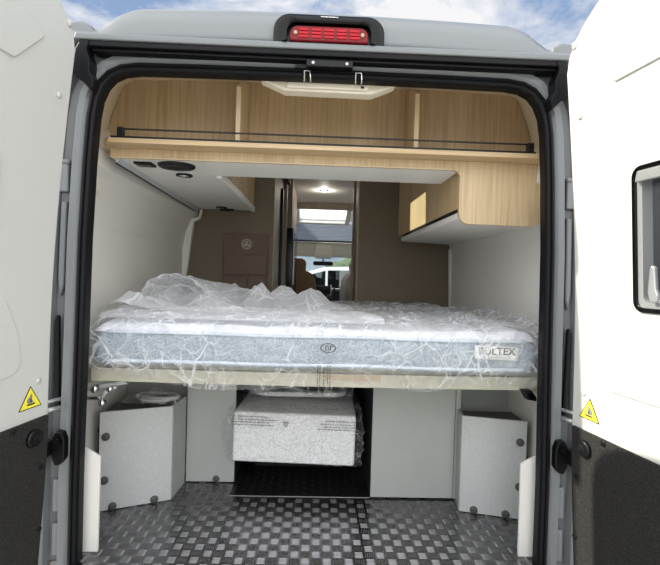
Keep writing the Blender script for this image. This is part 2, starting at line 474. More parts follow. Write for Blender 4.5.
# body sides
for s in (-1, 1):
    P = [(0.935, -0.02), (0.99, -0.05), (1.02, 0.5), (1.01, 1.0), (0.99, 1.5), (0.93, 1.74), (0.93, 1.90), (0.95, 1.90), (0.955, 1.74), (1.0, 1.52), (1.025, 1.0), (1.035, 0.5), (1.02, -0.30), (0.935, -0.30)]
    MB().prism([(s * x, z) for x, z in P], 0.03, 3.95, 'Y').build('side_panel', M['silver'], van)
# roof: crowned shell with the rear slope
def roofz(y): 
    pts = [(-0.035, 1.750), (-0.030, 1.79), (-0.022, 1.832), (-0.008, 1.858), (0.012, 1.874), (0.05, 1.889), (0.12, 1.902), (0.30, 1.915), (0.6, 1.92), (5.05, 1.925)]
    for (a, za), (b_, zb) in zip(pts, pts[1:]):
        if y <= b_: return za + (zb - za) * (y - a) / (b_ - a)
    return pts[-1][1]
def crown(x):
    ax = abs(x)
    if ax < 0.60: return 0.012 * (1 - (ax / 0.6) ** 2)
    if ax < 0.70: return -0.03 * ((ax - 0.60) / 0.1) ** 2
    if ax < 0.755: return -0.03 - 0.085 * ((ax - 0.70) / 0.055) ** 0.8
    return -0.115 + 0.012 * math.sin((ax - 0.755) / 0.12 * PI)
ys = [-0.035, -0.0325, -0.030, -0.026, -0.022, -0.015, -0.008, 0.0, 0.012, 0.03, 0.05, 0.08, 0.12, 0.16, 0.22, 0.30, 0.42, 0.6, HY0]
xs = [-0.93] + [-0.87 + i * 0.02 for i in range(88)] + [0.93]
def rp(x, y):
    k = min(1, max(0, (y + 0.036) / 0.03)); cr = crown(x)
    if cr < 0: cr *= k
    z = roofz(y) + cr * 1.0
    if abs(x) > 0.87: z -= 0.05
    return (x, y, max(z, 1.749))
rf = MB()
V = [rp(x, y) for y in ys for x in xs]
rf.add(V, [(j * len(xs) + i, j * len(xs) + i + 1, (j + 1) * len(xs) + i + 1, (j + 1) * len(xs) + i) for j in range(len(ys) - 1) for i in range(len(xs) - 1)])
for (xa, xb, ya, yb) in ((-0.93, 0.93, HY1, 4.0), (-0.93, HX0, HY0, HY1), (HX1, 0.93, HY0, HY1)):
    rf.add([(xa, ya, 1.925), (xb, ya, 1.925), (xb, yb, 1.925), (xa, yb, 1.925)], [(0, 1, 2, 3)])
for (xa, xb) in ((-0.93, -0.42), (0.42, 0.93)):
    rf.add([(xa, 4.0, 1.925), (xb, 4.0, 1.925), (xb, 5.05, 1.78), (xa, 5.05, 1.78)], [(0, 1, 2, 3)])
rf.build('roof', M['silver'], van, smooth=True, solid=0.004)
for s in (-1, 1):
    g = MB()
    g.prism([(s * 0.755, 1.749), (s * 0.765, 1.792), (s * 0.80, 1.808), (s * 0.845, 1.802), (s * 0.862, 1.785), (s * 0.866, 1.749)], -0.03, 0.12, 'Y')
    g.build('roof_gutter_end', M['silver'], van, bevel=0.008)
# drip edge and black rain channel
MB().prism([(-0.806, 1.729), (-0.80, 1.750), (0.812, 1.750), (0.818, 1.729)], -0.068, 0.04, 'Y').build('drip_edge', M['silver'], van, bevel=0.004)
rc = MB()
rc.prism([(-0.782, 1.729), (0.80, 1.729), (0.795, 1.711), (-0.775, 1.711)], -0.062, 0.0, 'Y')
rc.prism([(-0.76, 1.711), (0.78, 1.711), (0.775, 1.701), (-0.755, 1.701)], -0.048, 0.0, 'Y')
rc.build('rain_channel', M['rubber'], van, bevel=0.003)
for s in (-1, 1):
    k = 0.006 if s > 0 else 0
    P = [(0.785, 1.729), (0.80, 1.70), (0.812, 1.62), (0.79, 1.612), (0.748, 1.568), (0.738, 1.60), (0.755, 1.63), (0.752, 1.66), (0.765, 1.70), (0.755, 1.729)]
    MB().prism([(s * (x + k), z) for x, z in P], -0.066, -0.012, 'Y').build('channel_corner', M['rubber'], van, bevel=0.004)
# latch and striker hooks under the header
lt = MB(); lt.prism(rrect(-0.062, 0.090, 1.679, 1.700, 0.004), -0.058, -0.012, 'Y'); lt.box(-0.10, -0.055, -0.03, -0.012, 1.683, 1.692)
lo = lt.build('door_latch', M['blackp'], van, bevel=0.002)
for x in (-0.04, 0.07): MB().lathe([(0.005, -0.062), (0.005, -0.058)], (x, 0, 1.689), 'Y', 10).build('screw', M['alu'], lo)
for x in (-0.058, 0.112):
    hk = MB(); hk.tube([(x - 0.010, -0.02, 1.640), (x - 0.010, -0.033, 1.640), (x - 0.010, -0.036, 1.672), (x + 0.010, -0.036, 1.672), (x + 0.010, -0.033, 1.640), (x + 0.010, -0.02, 1.640)], 0.0028, 8)
    tag(hk.build('striker_hook', M['chrome'], van, smooth=True), 'bright metal hook')
# jamb hardware
for s in (-1, 1):
    MB().prism([(s * 0.862, 0.835), (s * 0.868, 0.84), (s * 0.874, 0.82), (s * 0.872, 0.53), (s * 0.862, 0.515), (s * 0.856, 0.54)], -0.016, 0.0, 'Y').build('jamb_buffer', M['rubber'], van, bevel=0.003)
    hg = MB()
    hg.prism([(s * 0.820, 0.43), (s * 0.828, 0.455), (s * 0.850, 0.46), (s * 0.862, 0.44), (s * 0.862, 0.37), (s * 0.850, 0.345), (s * 0.832, 0.35), (s * 0.820, 0.37)], -0.045, -0.015, 'Y')
    hg.box(min(s * 0.862, s * 0.90), max(s * 0.862, s * 0.90), -0.10, -0.03, 0.38, 0.43)
    hg.tube([(s * 0.89, -0.09, 0.34), (s * 0.89, -0.09, 0.47)], 0.010, 12)
    ho = hg.build('door_hinge', M['blackp'], van, bevel=0.004)
    MB().lathe([(0.010, -0.135), (0.010, -0.125), (0.013, -0.125)], (s * 0.84, 0.08, 0.43), 'Y', 10).build('bolt', M['blackp'], ho)
    pl = MB(); pl.box(min(s * 0.842, s * 0.875), max(s * 0.842, s * 0.875), -0.014, 0.02, 1.25, 1.345)
    pl.box(min(s * 0.838, s * 0.880), max(s * 0.838, s * 0.880), -0.018, 0.02, 1.342, 1.358)
    pl.build('jamb_plate', M['silver'], van, bevel=0.005)
    pl = MB(); pl.prism([(s * 0.848, 1.22), (s * 0.868, 1.22), (s * 0.873, 0.96), (s * 0.864, 0.90), (s * 0.853, 0.94)], -0.008, 0.02, 'Y')
    pl.build('jamb_rib', M['silver'], van, bevel=0.005)
    st = MB(); st.tube([(s * 0.84, -0.03, 0.565), (s * 0.87, -0.06, 0.56), (s * 0.90, -0.08, 0.565)], 0.006, 8)
    st.tube([(s * 0.842, -0.03, 0.535), (s * 0.88, -0.07, 0.53)], 0.008, 8)
    st.build('door_check', M['alu'], van, smooth=True)
    for zz in (0.08, 0.23):
        MB().prism(rrect(s * 0.862 - 0.014, s * 0.862 + 0.014, zz - 0.055, zz + 0.055, 0.006), -0.009, 0.02, 'Y').build('jamb_rib', M['silver'], van, bevel=0.004)
MB().box(-0.80, 0.80, -0.10, 0.0, -0.10, -0.045).build('sill', M['blackp'], van, bevel=0.006)
MB().box(-0.98, 0.98, -0.10, 0.02, -0.30, -0.11).build('rear_bumper', M['blackp'], van, bevel=0.02)

# high brake light over the doorway
bl = thing('brake_light', (0.009, -0.03, 1.750), 'red brake light in a black arched housing on the roof edge', 'brake light')
X0 = 0.009
def houspts(w, z0, z1, r): return [(X0 - w, z0)] + [(x, z) for x, z in arc(X0 - w + r, z1 - r, r, 180, 90, 8)] + arc(X0 + w - r, z1 - r, r, 90, 0, 8) + [(X0 + w, z0)]
hb = MB()
# ring-like hood: wide outer arch, recessed middle
hb.prism(houspts(0.182, 1.750, 1.852, 0.06), -0.050, 0.06, 'Y')
bo = hb.build('housing', M['gloss'], bl, bevel=0.008, seg=3)
rim = MB(); 
outer = houspts(0.182, 1.750, 1.850, 0.055); inner = houspts(0.137, 1.750, 1.815, 0.035)
n_ = len(outer)
for k in range(n_ - 1):
    a, b_, c_, d_ = outer[k], outer[k + 1], inner[k + 1], inner[k]
    vs = [(a[0], -0.048, a[1]), (b_[0], -0.048, b_[1]), (c_[0], -0.080, c_[1]), (d_[0], -0.080, d_[1]),
          (d_[0], -0.05, d_[1]), (c_[0], -0.05, c_[1])]
    rim.add(vs, [(0, 1, 2, 3), (3, 2, 5, 4)])
rim.build('hood', M['gloss'], bl, smooth=True)
ls = MB(); ls.prism(houspts(0.127, 1.752, 1.800, 0.026), -0.074, -0.051, 'Y')
lz = ls.build('lens', M['reddark'], bl, bevel=0.004)
seg_ = MB()
for i in range(5): 
    cx = X0 - 0.082 + i * 0.041
    for j in range(3): seg_.prism(rrect(cx - 0.016, cx + 0.016, 1.761 + j * 0.011, 1.769 + j * 0.011, 0.003, 3), -0.077, -0.073, 'Y')
seg_.build('reflector', M['red'], lz, bevel=0.001)
for x in (-0.108, 0.108):
    MB().lathe([(0.006, -0.079), (0.006, -0.073)], (X0 + x, 0, 1.775), 'Y', 10).build('screw', M['tape'], lz)
text('lettering', 'THOMSON', 0.011, Matrix.Translation((X0, -0.0685, 1.8330)) @ Matrix.Rotation(PI / 2 - 0.86, 4, 'X'), M['whitep'], bl, 0.0006, 1.05, 0.0004)

# ------------------------------------------------------------------ rear doors
def rear_door(s, label):
    phi = 0.184 if s < 0 else 0.148
    d = Vector((s * math.sin(phi), -math.cos(phi), 0))
    A = Vector((s * 0.822, -0.12, 0.5)); B = Vector((s * 0.765, -0.12, 1.65))
    w = (B - A) / 1.15
    n = d.cross(w).normalized() * (1 if s < 0 else -1)   # outward of the van centre?
    if n.x * s < 0: n = -n
    base = A - w * 0.55
    root = thing('rear_door', base, label, 'van door', 'rear doors of the van')
    def bulge(z):   # the hinge edge bows outward at mid height
        q = (z - 0.5) / 1.15
        return 0.018 * math.sin(PI * min(max(q, 0), 1)) - 0.0
    def P(u, z, o=0.0): 
        p = A + d * u + w * (z - 0.5) + n * o
        p.x += s * bulge(z)
        return p
    def slab(name, poly, o0, o1, m_, bevel=0.0, par=root, seg=2, sm=False):
        """polygon in the door's plane; o = distance outward (negative towards the doorway)"""
        mb = MB(); k = len(poly)
        vs = [P(u, z, o0) for u, z in poly] + [P(u, z, o1) for u, z in poly]
        mb.add(vs, [tuple(range(k))[::-1], tuple(range(k, 2 * k))] + [(i, (i + 1) % k, k + (i + 1) % k, k + i) for i in range(k)])
        return mb.build(name, m_, par, bevel=bevel, seg=seg)
    def strip(name, rows, o0, o1, m_, par=root, bevel=0.004):
        """tall panel sampled at several heights: rows of (z, u0, u1)"""
        mb = MB(); k = len(rows)
        vs = []
        for z, u0, u1 in rows: vs += [P(u0, z, o0), P(u1, z, o0), P(u1, z, o1), P(u0, z, o1)]
        fs = [(0, 1, 2, 3)[::-1], tuple(4 * (k - 1) + i for i in range(4))]
        for j in range(k - 1):
            for i in range(4):
                a, b_ = 4 * j + i, 4 * j + (i + 1) % 4
                fs.append((a, b_, b_ + 4, a + 4))
        mb.add(vs, fs)
        return mb.build(name, m_, par, bevel=bevel)
    def hinge_u(z):
        pr_ = [(-0.1, 0.012), (0.0, 0.010), (0.5, 0.004), (1.2, 0.0), (1.60, 0.0), (1.66, 0.0), (1.70, 0.009), (1.735, 0.032), (1.765, 0.065), (1.79, 0.10), (1.815, 0.15), (1.84, 0.215), (1.855, 0.27), (1.862, 0.32)]
        for (a, ua), (b_, ub) in zip(pr_, pr_[1:]):
            if z <= b_: return ua + (ub - ua) * (z - a) / (b_ - a)
        return 0.32
    zs = [-0.06] + [0.05 + 0.1 * i for i in range(16)] + [1.60, 1.64, 1.66, 1.68, 1.70, 1.72, 1.74, 1.76, 1.78, 1.80, 1.82, 1.84, 1.855, 1.862]
    W = 0.76
    wz0, wz1, wu0, wu1 = 0.932, 1.305, 0.243, 0.66
    # shell with a window hole on the right door
    if s > 0:
        z1 = [z for z in zs if z < wz0] + [wz0]; z2 = [wz0] + [z for z in zs if wz0 < z < wz1] + [wz1]; z3 = [wz1] + [z for z in zs if z > wz1]
        def shell(nm, m_, o0, o1, off, bev):
            mb = MB()
            for rows in ([(z, hinge_u(z) + off, W) for z in z1], [(z, hinge_u(z) + off, wu0) for z in z2], [(z, wu1, W) for z in z2], [(z, hinge_u(z) + off, W) for z in z3]):
                vs = []; k = len(rows)
                for z, u0, u1 in rows: vs += [P(u0, z, o0), P(u1, z, o0), P(u1, z, o1), P(u0, z, o1)]
                fs = [(3, 2, 1, 0), tuple(4 * (k - 1) + i for i in range(4))]
                for j in range(k - 1):
                    for i in range(4): a, b_ = 4 * j + i, 4 * j + (i + 1) % 4; fs.append((a, b_, b_ + 4, a + 4))
                mb.add(vs, fs)
            return mb.build(nm, m_, root)
        shell('door_shell', M['rim'], 0.004, 0.070, 0.0, 0)
        shell('inner_liner', M['door'], -0.004, 0.0045, 0.012, 0)
    else:
        strip('door_shell', [(z, hinge_u(z), W) for z in zs], 0.004, 0.070, M['rim'], bevel=0.006)
        strip('inner_liner', [(z, hinge_u(z) + 0.012, W) for z in zs], -0.004, 0.0045, M['door'], bevel=0.003)
    # pressed reliefs
    up = [(0.215, 1.545), (0.225, 1.540), (0.72, 1.553), (0.72, 1.70), (0.26, 1.70), (0.235, 1.69), (0.152, 1.656), (0.136, 1.645), (0.136, 1.636)]
    if s > 0: up = [(0.190, 1.562), (0.198, 1.555), (0.72, 1.562), (0.72, 1.70), (0.25, 1.70), (0.112, 1.668), (0.103, 1.659)]
    slab('upper_relief', up, -0.010, -0.002, M['door'], bevel=0.005, seg=3)
    lowr = [(0.128, 0.722)] + [(0.150, 0.695), (0.165, 0.690), (0.72, 0.694), (0.72, 0.86), (0.19, 0.86), (0.145, 0.80)]
    if s < 0:
        lowr = [(0.124, 0.735), (0.132, 0.712), (0.150, 0.696), (0.175, 0.691), (0.72, 0.694), (0.72, 0.90), (0.18, 0.90), (0.14, 0.82)]
        slab('window_recess', rrect(0.226, 0.66, 0.94, 1.30, 0.03), -0.010, -0.002, M['door'], bevel=0.005)
    slab('lower_relief', lowr, -0.008, -0.002, M['door'], bevel=0.004, seg=3)
    # dark lower cover
    tr = strip('lower_cover', [(z, 0.024 if z < 0.3 else 0.020, 0.74) for z in (-0.04, 0.1, 0.3, 0.45, 0.548)], -0.012, 0.001, M['trimgrain'], bevel=0.003)
    tag(tr, 'black grained plastic lower cover')
    def knob(u, z, r, h_, m_, nm, par):
        mb = MB()
        Rm = n.to_track_quat('-Z', 'Y').to_matrix().to_4x4()
        mb.lathe([(r, 0.0), (r, h_ * 0.35), (r * 0.86, h_ * 0.7), (r * 0.78, h_ * 0.62), (r * 0.45, h_ * 1.0), (0.0005, h_ * 1.08)], n=24, M4=Matrix.Translation(P(u, z, -0.012)) @ Rm)
        return mb.build(nm, m_, par, smooth=True)
    knob(0.081, 0.496, 0.026, 0.018, M['blackp'], 'cover_button', tr)
    for u, z in ((0.043, 0.394), (0.033, 0.200), (0.152, 0.538), (0.36, 0.534)): knob(u, z, 0.0085, 0.006, M['blackp'], 'screw_cap', tr)
    for u, z in ((0.044, 1.724), (0.056, 1.507), (0.058, 0.66), (0.52, 1.75)):
        mb = MB(); Rm = n.to_track_quat('-Z', 'Y').to_matrix().to_4x4()
        mb.lathe([(0.010, 0), (0.008, 0.004), (0.0005, 0.005)], n=14, M4=Matrix.Translation(P(u, z, -0.004)) @ Rm)
        mb.build('plug', M['door'], root, smooth=True)
    # warning sticker: yellow triangle, dark border, trapped hand
    tri = [(0.043, 0.584), (0.127, 0.584), (0.086, 0.650)]
    def shrink(p, k): c_ = (0.0853, 0.606); return (c_[0] + (p[0] - c_[0]) * k, c_[1] + (p[1] - c_[1]) * k)
    st = slab('warning_sticker', tri, -0.0050, -0.003, M['blackp'])
    tag(st, 'yellow triangular warning sticker')
    slab('sticker_field', [shrink(p, 0.88) for p in tri], -0.0056, -0.004, M['yellow'], par=st)
    ic = [(0.070, 0.594), (0.098, 0.594), (0.098, 0.599), (0.070, 0.599)]
    slab('pictogram', ic, -0.0062, -0.005, M['ink'], par=st)
    slab('pictogram', [(0.076, 0.602), (0.092, 0.600), (0.100, 0.606), (0.098, 0.612), (0.090, 0.618), (0.084, 0.628), (0.080, 0.622), (0.082, 0.612)], -0.0062, -0.005, M['inkl'], par=st)
    slab('pictogram', [(0.082, 0.602), (0.087, 0.601), (0.087, 0.613), (0.084, 0.617)], -0.0066, -0.006, M['ink'], par=st)
    if s > 0:
        win = MB()
        o_ = rrect(wu0 - 0.006, wu1 + 0.006, wz0 - 0.006, wz1 + 0.006, 0.03); i_ = rrect(wu0 + 0.006, wu1 - 0.006, wz0 + 0.006, wz1 - 0.006, 0.022)
        k = len(o_)
        def ringf(oo, ii, a, b_, mb):
            vs = [P(u, z, b_) for u, z in oo] + [P(u, z, a) for u, z in oo] + [P(u, z, a) for u, z in ii] + [P(u, z, b_) for u, z in ii]
            mb.add(vs, [(r_ * k + q, r_ * k + (q + 1) % k, ((r_ + 1) % 4) * k + (q + 1) % k, ((r_ + 1) % 4) * k + q) for r_ in range(4) for q in range(k)])
        ringf(o_, i_, -0.010, 0.05, win)
        wo = win.build('window_frame', M['gloss'], root, bevel=0.002)
        g2 = MB(); ringf(rrect(wu0 + 0.0065, wu1 - 0.0065, wz0 + 0.0065, wz1 - 0.0065, 0.02), rrect(wu0 + 0.022, wu1 - 0.022, wz0 + 0.022, wz1 - 0.022, 0.015), -0.004, 0.04, g2)
        g2.build('sash', M['alu'], wo)
        slab('pane', rrect(wu0 + 0.011, wu1 - 0.011, wz0 + 0.011, wz1 - 0.011, 0.02), 0.028, 0.033, M['dglass'], par=wo)
        slab('blind_cassette', [(wu0 + 0.012, 1.268), (wu1 - 0.012, 1.268), (wu1 - 0.012, 1.296), (wu0 + 0.02, 1.296)], -0.018, 0.0, M['alu'], bevel=0.003, par=wo)
        lv = slab('window_lever', [(0.300, 0.955), (0.318, 0.957), (0.322, 0.975), (0.315, 0.99), (0.312, 1.045), (0.303, 1.05), (0.298, 1.04), (0.292, 0.98)], -0.020, -0.008, M['alu'], bevel=0.003, par=wo)
    return root, P
rear_door(-1, 'open left rear van door with shaded white liner and black lower cover')
rear_door(1, 'open right rear van door in full sunlight, with a framed window')

# ------------------------------------------------------------------ header lining behind the seal
A_ = [(0.79, 1.30), (0.786, 1.35), (0.776, 1.50), (0.764, 1.565), (0.744, 1.615), (0.715, 1.648), (0.672, 1.665), (0.62, 1.671), (0.35, 1.674), (0.0, 1.676)]
B_ = [(0.915, 1.30), (0.915, 1.46), (0.912, 1.59), (0.895, 1.66), (0.868, 1.73), (0.852, 1.772), (0.835, 1.79), (0.805, 1.803), (0.45, 1.812), (0.0, 1.815)]
full = lambda L_: L_[::-1][::-1] + [(-x, z) for x, z in L_[:-1]][::-1]
fa, fb = full(A_), full(B_)
lr = MB(); rows = []
for t__ in (0, 0.12, 0.3, 0.55, 0.8, 1.0):
    e_ = t__ ** 0.75
    rows.append([(a[0] + (b_[0] - a[0]) * e_, 0.022 + 0.40 * t__, a[1] + (b_[1] - a[1]) * e_) for a, b_ in zip(fa, fb)])
k = len(fa)
lr.add([p for r_ in rows for p in r_], [(j * k + i, j * k + i + 1, (j + 1) * k + i + 1, (j + 1) * k + i) for j in range(len(rows) - 1) for i in range(k - 1)])
struct(lr.build('trim_4', M['liner'], smooth=True))
hc = thing('header_cover', (0.01, 0.06, 1.70), 'cream plastic cover plate hanging at the centre of the header', 'cover plate')
MB().prism([(-0.225, 1.672), (-0.20, 1.664), (-0.14, 1.638), (0.165, 1.636), (0.225, 1.660), (0.25, 1.672), (0.25, 1.70), (-0.225, 1.70)], 0.045, 0.10, 'Y').build('shroud', M['liner'], hc, bevel=0.006)
pc = MB().prism(rrect(-0.130, 0.152, 1.643, 1.680, 0.006), 0.030, 0.05, 'Y').build('cover_plate', M['liner'], hc, bevel=0.003)
MB().prism(rrect(0.126, 0.136, 1.648, 1.655, 0.002), 0.027, 0.032, 'Y').build('slot', M['blackp'], hc)

# ------------------------------------------------------------------ overhead furniture
sh = thing('overhead_shelf', (0, 0.3, 1.42), 'long oak shelf with three open compartments across the top of the rear', 'shelf')
BP = [(x, z) for x, z in fb if z > 1.45]
bp = MB().prism([(0.905, 1.44)] + [(x * 0.993, z - 0.004) for x, z in BP] + [(-0.905, 1.44)], 0.405, 0.42, 'Y').build('back_panel', M['wood'], sh)
for x in (-0.327, 0.362):
    MB().prism([(0.21, 1.474), (0.21, 1.712), (0.30, 1.765), (0.404, 1.80), (0.404, 1.474)], x - 0.009, x + 0.009, 'X').build('divider', M['edge'] if x < 0 else M['wood'], sh, bevel=0.001)
MB().prism([(-0.775, 0.118), (0.800, 0.118), (0.83, 0.14), (0.90, 0.404), (-0.88, 0.404), (-0.80, 0.14)], 1.455, 1.473, 'Z').build('shelf_board', M['woodx'], sh, bevel=0.001)
MB().box(-0.765, 0.79, 0.1165, 0.122, 1.4725, 1.479).build('edge_strip', M['blackp'], sh)
# front board turning down into the end panel of the right cabinet
fp = [(-0.80, 1.4545), (-0.80, 1.420), (0.505, 1.420)] + arc(0.505, 1.390, 0.030, 90, 0, 6)[1:] + [(0.535, 1.25)] + arc(0.575, 1.254, 0.040, 180, 270, 8) + [(0.82, 1.212), (0.86, 1.222), (0.905, 1.238), (0.905, 1.30), (0.865, 1.33), (0.855, 1.4545)]
MB().prism(fp, 0.198, 0.214, 'Y').build('front_panel', M['wood'], sh)
ep = MB().box(-0.80, 0.505, 0.1968, 0.1985, 1.4195, 1.423).build('edge_band', M['edge'], sh)
MB().box(-0.80, 0.535, 0.214, 0.470, 1.421, 1.436).build('underside_panel', M['white'], sh, bevel=0.001)
MB().prism([(0.80, 1.454)] + [(x * 0.93, z - 0.012) for x, z in BP] + [(-0.80, 1.454)], 0.4225, 0.47, 'Y').build('rear_filler', M['white'], sh)
rl = MB(); rl.box(-0.735, 0.775, 0.128, 0.134, 1.506, 1.511)
rr_ = rl.build('guard_rail', M['blackp'], sh); tag(rr_, 'thin black rail')
for x in (-0.735, 0.775): MB().box(x - 0.012, x + 0.012, 0.124, 0.142, 1.4735, 1.514).build('rail_bracket', M['blackp'], rr_, bevel=0.002)

# left overhead cabinet
lc = thing('overhead_cabinet', (-0.62, 1.0, 1.42), 'left overhead cabinet above the bed with white underside and oak front', 'cabinet', 'overhead cabinets over the bed')
MB().box(-0.80, -0.452, 0.471, 1.56, 1.421, 1.436).build('underside_panel', M['white'], lc, bevel=0.001)
MB().box(-0.463, -0.440, 0.471, 1.56, 1.410, 1.450).build('lip', M['white'], lc, bevel=0.005)
MB().box(-0.80, -0.452, 1.545, 1.565, 1.437, ZC - 0.003).build('end_panel', M['white'], lc)
for ya, yb in ((0.474, 0.82), (0.824, 1.19), (1.194, 1.558)):
    MB().box(-0.462, -0.446, ya, yb, 1.458, ZC - 0.006).build('door', M['woody'], lc, bevel=0.001)
# aluminium profile along the wall
ap = MB()
ap.add([(-0.762, 0.214, 1.43), (-0.785, 0.214, 1.405), (-0.838, 1.575, 1.405), (-0.802, 1.575, 1.43),
        (-0.762, 0.214, 1.445), (-0.80, 0.214, 1.43), (-0.86, 1.575, 1.43), (-0.802, 1.575, 1.445)],
       [(0, 1, 2, 3), (4, 7, 6, 5), (0, 3, 7, 4), (1, 5, 6, 2), (0, 4, 5, 1), (3, 2, 6, 7)])
M['railalu'] = mat('anodised_aluminium', (196, 199, 203), 0.4, 0.0, 0.03, 20)
apo = ap.build('wall_rail', M['railalu'], bevel=0.001)
MB().tube([(-0.786, 0.216, 1.402), (-0.839, 1.573, 1.402)], 0.0028, 6).build('gap_line', M['blackp'], apo)  # thin black line drawn for the gap below the rail
tag(apo, 'long aluminium profile running along the left wall under the cabinet', 'rail')

# fittings under the left cabinet
sp = thing('loudspeaker', (-0.568, 0.268, 1.420), 'black oval speaker grille set in the white underside near the shelf front', 'speaker')
MB().lathe([(0.073, 0.0), (0.073, -0.006), (0.066, -0.012), (0.03, -0.009), (0.0005, -0.008)], (-0.580, 0.290, 1.4208), 'Z', 32, sy=0.88).build('grille', M['blackp'], sp, smooth=True)
sw = thing('switch_panel', (-0.700, 0.275, 1.42), 'small black socket panel in the underside, beside the left wall', 'switch')
MB().prism(rrect(-0.738, -0.668, 0.250, 0.318, 0.006), 1.413, 1.4205, 'Z').build('frame', M['blackp'], sw, bevel=0.002)
for x in (-0.717, -0.687): MB().prism(rrect(x - 0.012, x + 0.012, 0.262, 0.306, 0.003), 1.411, 1.414, 'Z').build('socket', M['gloss'], sw)
def spot(x, y, z, label, r=0.036):
    t__ = thing('ceiling_spotlight', (x, y, z), label, 'spotlight', 'recessed spotlights')
    MB().lathe([(r, 0), (r, -0.006), (r * .78, -0.008), (r * .72, -0.003)], (x, y, z), 'Z', 24).build('ring', M['blackp'], t__, smooth=True)
    return t__
for x, y, lb in ((-0.602, 0.47, 'round black spotlight next to the oval speaker grille'), (-0.640, 1.44, 'round black spotlight at the far end of the left cabinet')):
    t__ = spot(x, y, 1.4205, lb)
    MB().lathe([(0.0225, 0.0), (0.0225, -0.0095), (0.0005, -0.0105)], (x, y, 1.4205), 'Z', 20).build('lens', M['chrome'], t__, smooth=True)
t__ = spot(0.045, 3.2, ZC - 0.0005, 'lit round spotlight in the ceiling above the passage', 0.045)
MB().lathe([(0.030, 0.0), (0.030, -0.0095), (0.0005, -0.0105)], (0.045, 3.2, ZC), 'Z', 20).build('lens', M['lamp'], t__, smooth=True)
tag(MB().prism(rrect(-0.665, -0.575, 1.50, 1.54, 0.004), 1.408, 1.4205, 'Z').build('vent', M['blackp'], bevel=0.002), 'small black vent slot beside the far spotlight under the left cabinet', 'vent')

ld = bpy.data.lights.new('passage_lamp', 'POINT'); ld.energy = 1.3; ld.shadow_soft_size = 0.03; ld.color = (1, 0.93, 0.82)
lo2 = bpy.data.objects.new('passage_lamp', ld); COL.objects.link(lo2); lo2.location = (0.045, 3.2, ZC - 0.05)

# right overhead cabinet
rcab = thing('overhead_cabinet', (0.73, 0.9, 1.235), 'right overhead cabinet with oak doors and pale sloping underside', 'cabinet', 'overhead cabinets over the bed')
ub = MB(); ub.prism([(0.545, 0.216), (0.54, 1.42), (0.56, 1.45), (0.92, 1.58), (0.922, 0.216)], 1.235, 1.248, 'Z')
ub.build('underside_panel', M['white'], rcab, bevel=0.003)
MB().box(0.540, 0.556, 0.216, 1.43, 1.236, 1.262).build('lip', M['white'], rcab, bevel=0.004)
MB().box(0.552, 0.57, 0.216, 1.43, 1.2625, 1.280).build('led_channel', M['dark'], rcab)  # black LED channel below the cabinet doors
MB().prism([(0.216, 1.281), (0.66, 1.281), (0.66, ZC - 0.006), (0.475, ZC - 0.006), (0.475, 1.452), (0.216, 1.452)], 0.548, 0.566, 'X').build('door', M['woody'], rcab)
for ya, yb in ((0.663, 1.19), (1.193, 1.59)):
    MB().box(0.548, 0.566, ya, yb, 1.281, ZC - 0.006).build('door', M['woody'], rcab, bevel=0.001)

# fabric organizer on the brown wall
og = thing('wall_organizer', (-0.50, 1.59, 0.86), 'brown fabric pocket organizer with round emblem hanging on the brown wall', 'organizer')
MB().prism(rrect(-0.652, -0.345, 0.80, 1.265, 0.006), 1.588, 1.599, 'Y').build('backing', M['brown2'], og, bevel=0.002)
for (x0, x1, z0, z1) in ((-0.645, -0.352, 0.985, 1.125), (-0.645, -0.485, 0.83, 0.965), (-0.478, -0.352, 0.83, 0.965)):
    MB().prism(rrect(x0, x1, z0, z1, 0.005), 1.570, 1.588, 'Y').build('pocket', M['brown2'], og, bevel=0.005)
em = MB()
cx, cz = -0.495, 1.195
def ringxz(mb, cx, cz, r0, r1, y0, y1, n=28):
    vs = []
    for r_, y in ((r0, y0), (r1, y0), (r1, y1), (r0, y1)):
        vs += [(cx + r_ * math.cos(2 * PI * i / n), y, cz + r_ * math.sin(2 * PI * i / n)) for i in range(n)]
    mb.add(vs, [(a * n + i, a * n + (i + 1) % n, ((a + 1) % 4) * n + (i + 1) % n, ((a + 1) % 4) * n + i) for a in range(4) for i in range(n)])
ringxz(em, cx, cz, 0.0305, 0.0345, 1.5855, 1.5885); ringxz(em, cx, cz, 0.0205, 0.0235, 1.5855, 1.5885)
for a in (90, 210, 330):
    em.tube([(cx, 1.5865, cz), (cx + 0.022 * math.cos(math.radians(a)), 1.5865, cz + 0.022 * math.sin(math.radians(a)))], 0.0022, 6)
    for da in (-24, 24):
        em.tube([(cx + 0.008 * math.cos(math.radians(a + da * 2)), 1.5865, cz + 0.008 * math.sin(math.radians(a + da * 2))), (cx + 0.020 * math.cos(math.radians(a)), 1.5865, cz + 0.020 * math.sin(math.radians(a)))], 0.0018, 6)
em.build('emblem', M['stitch'], og)

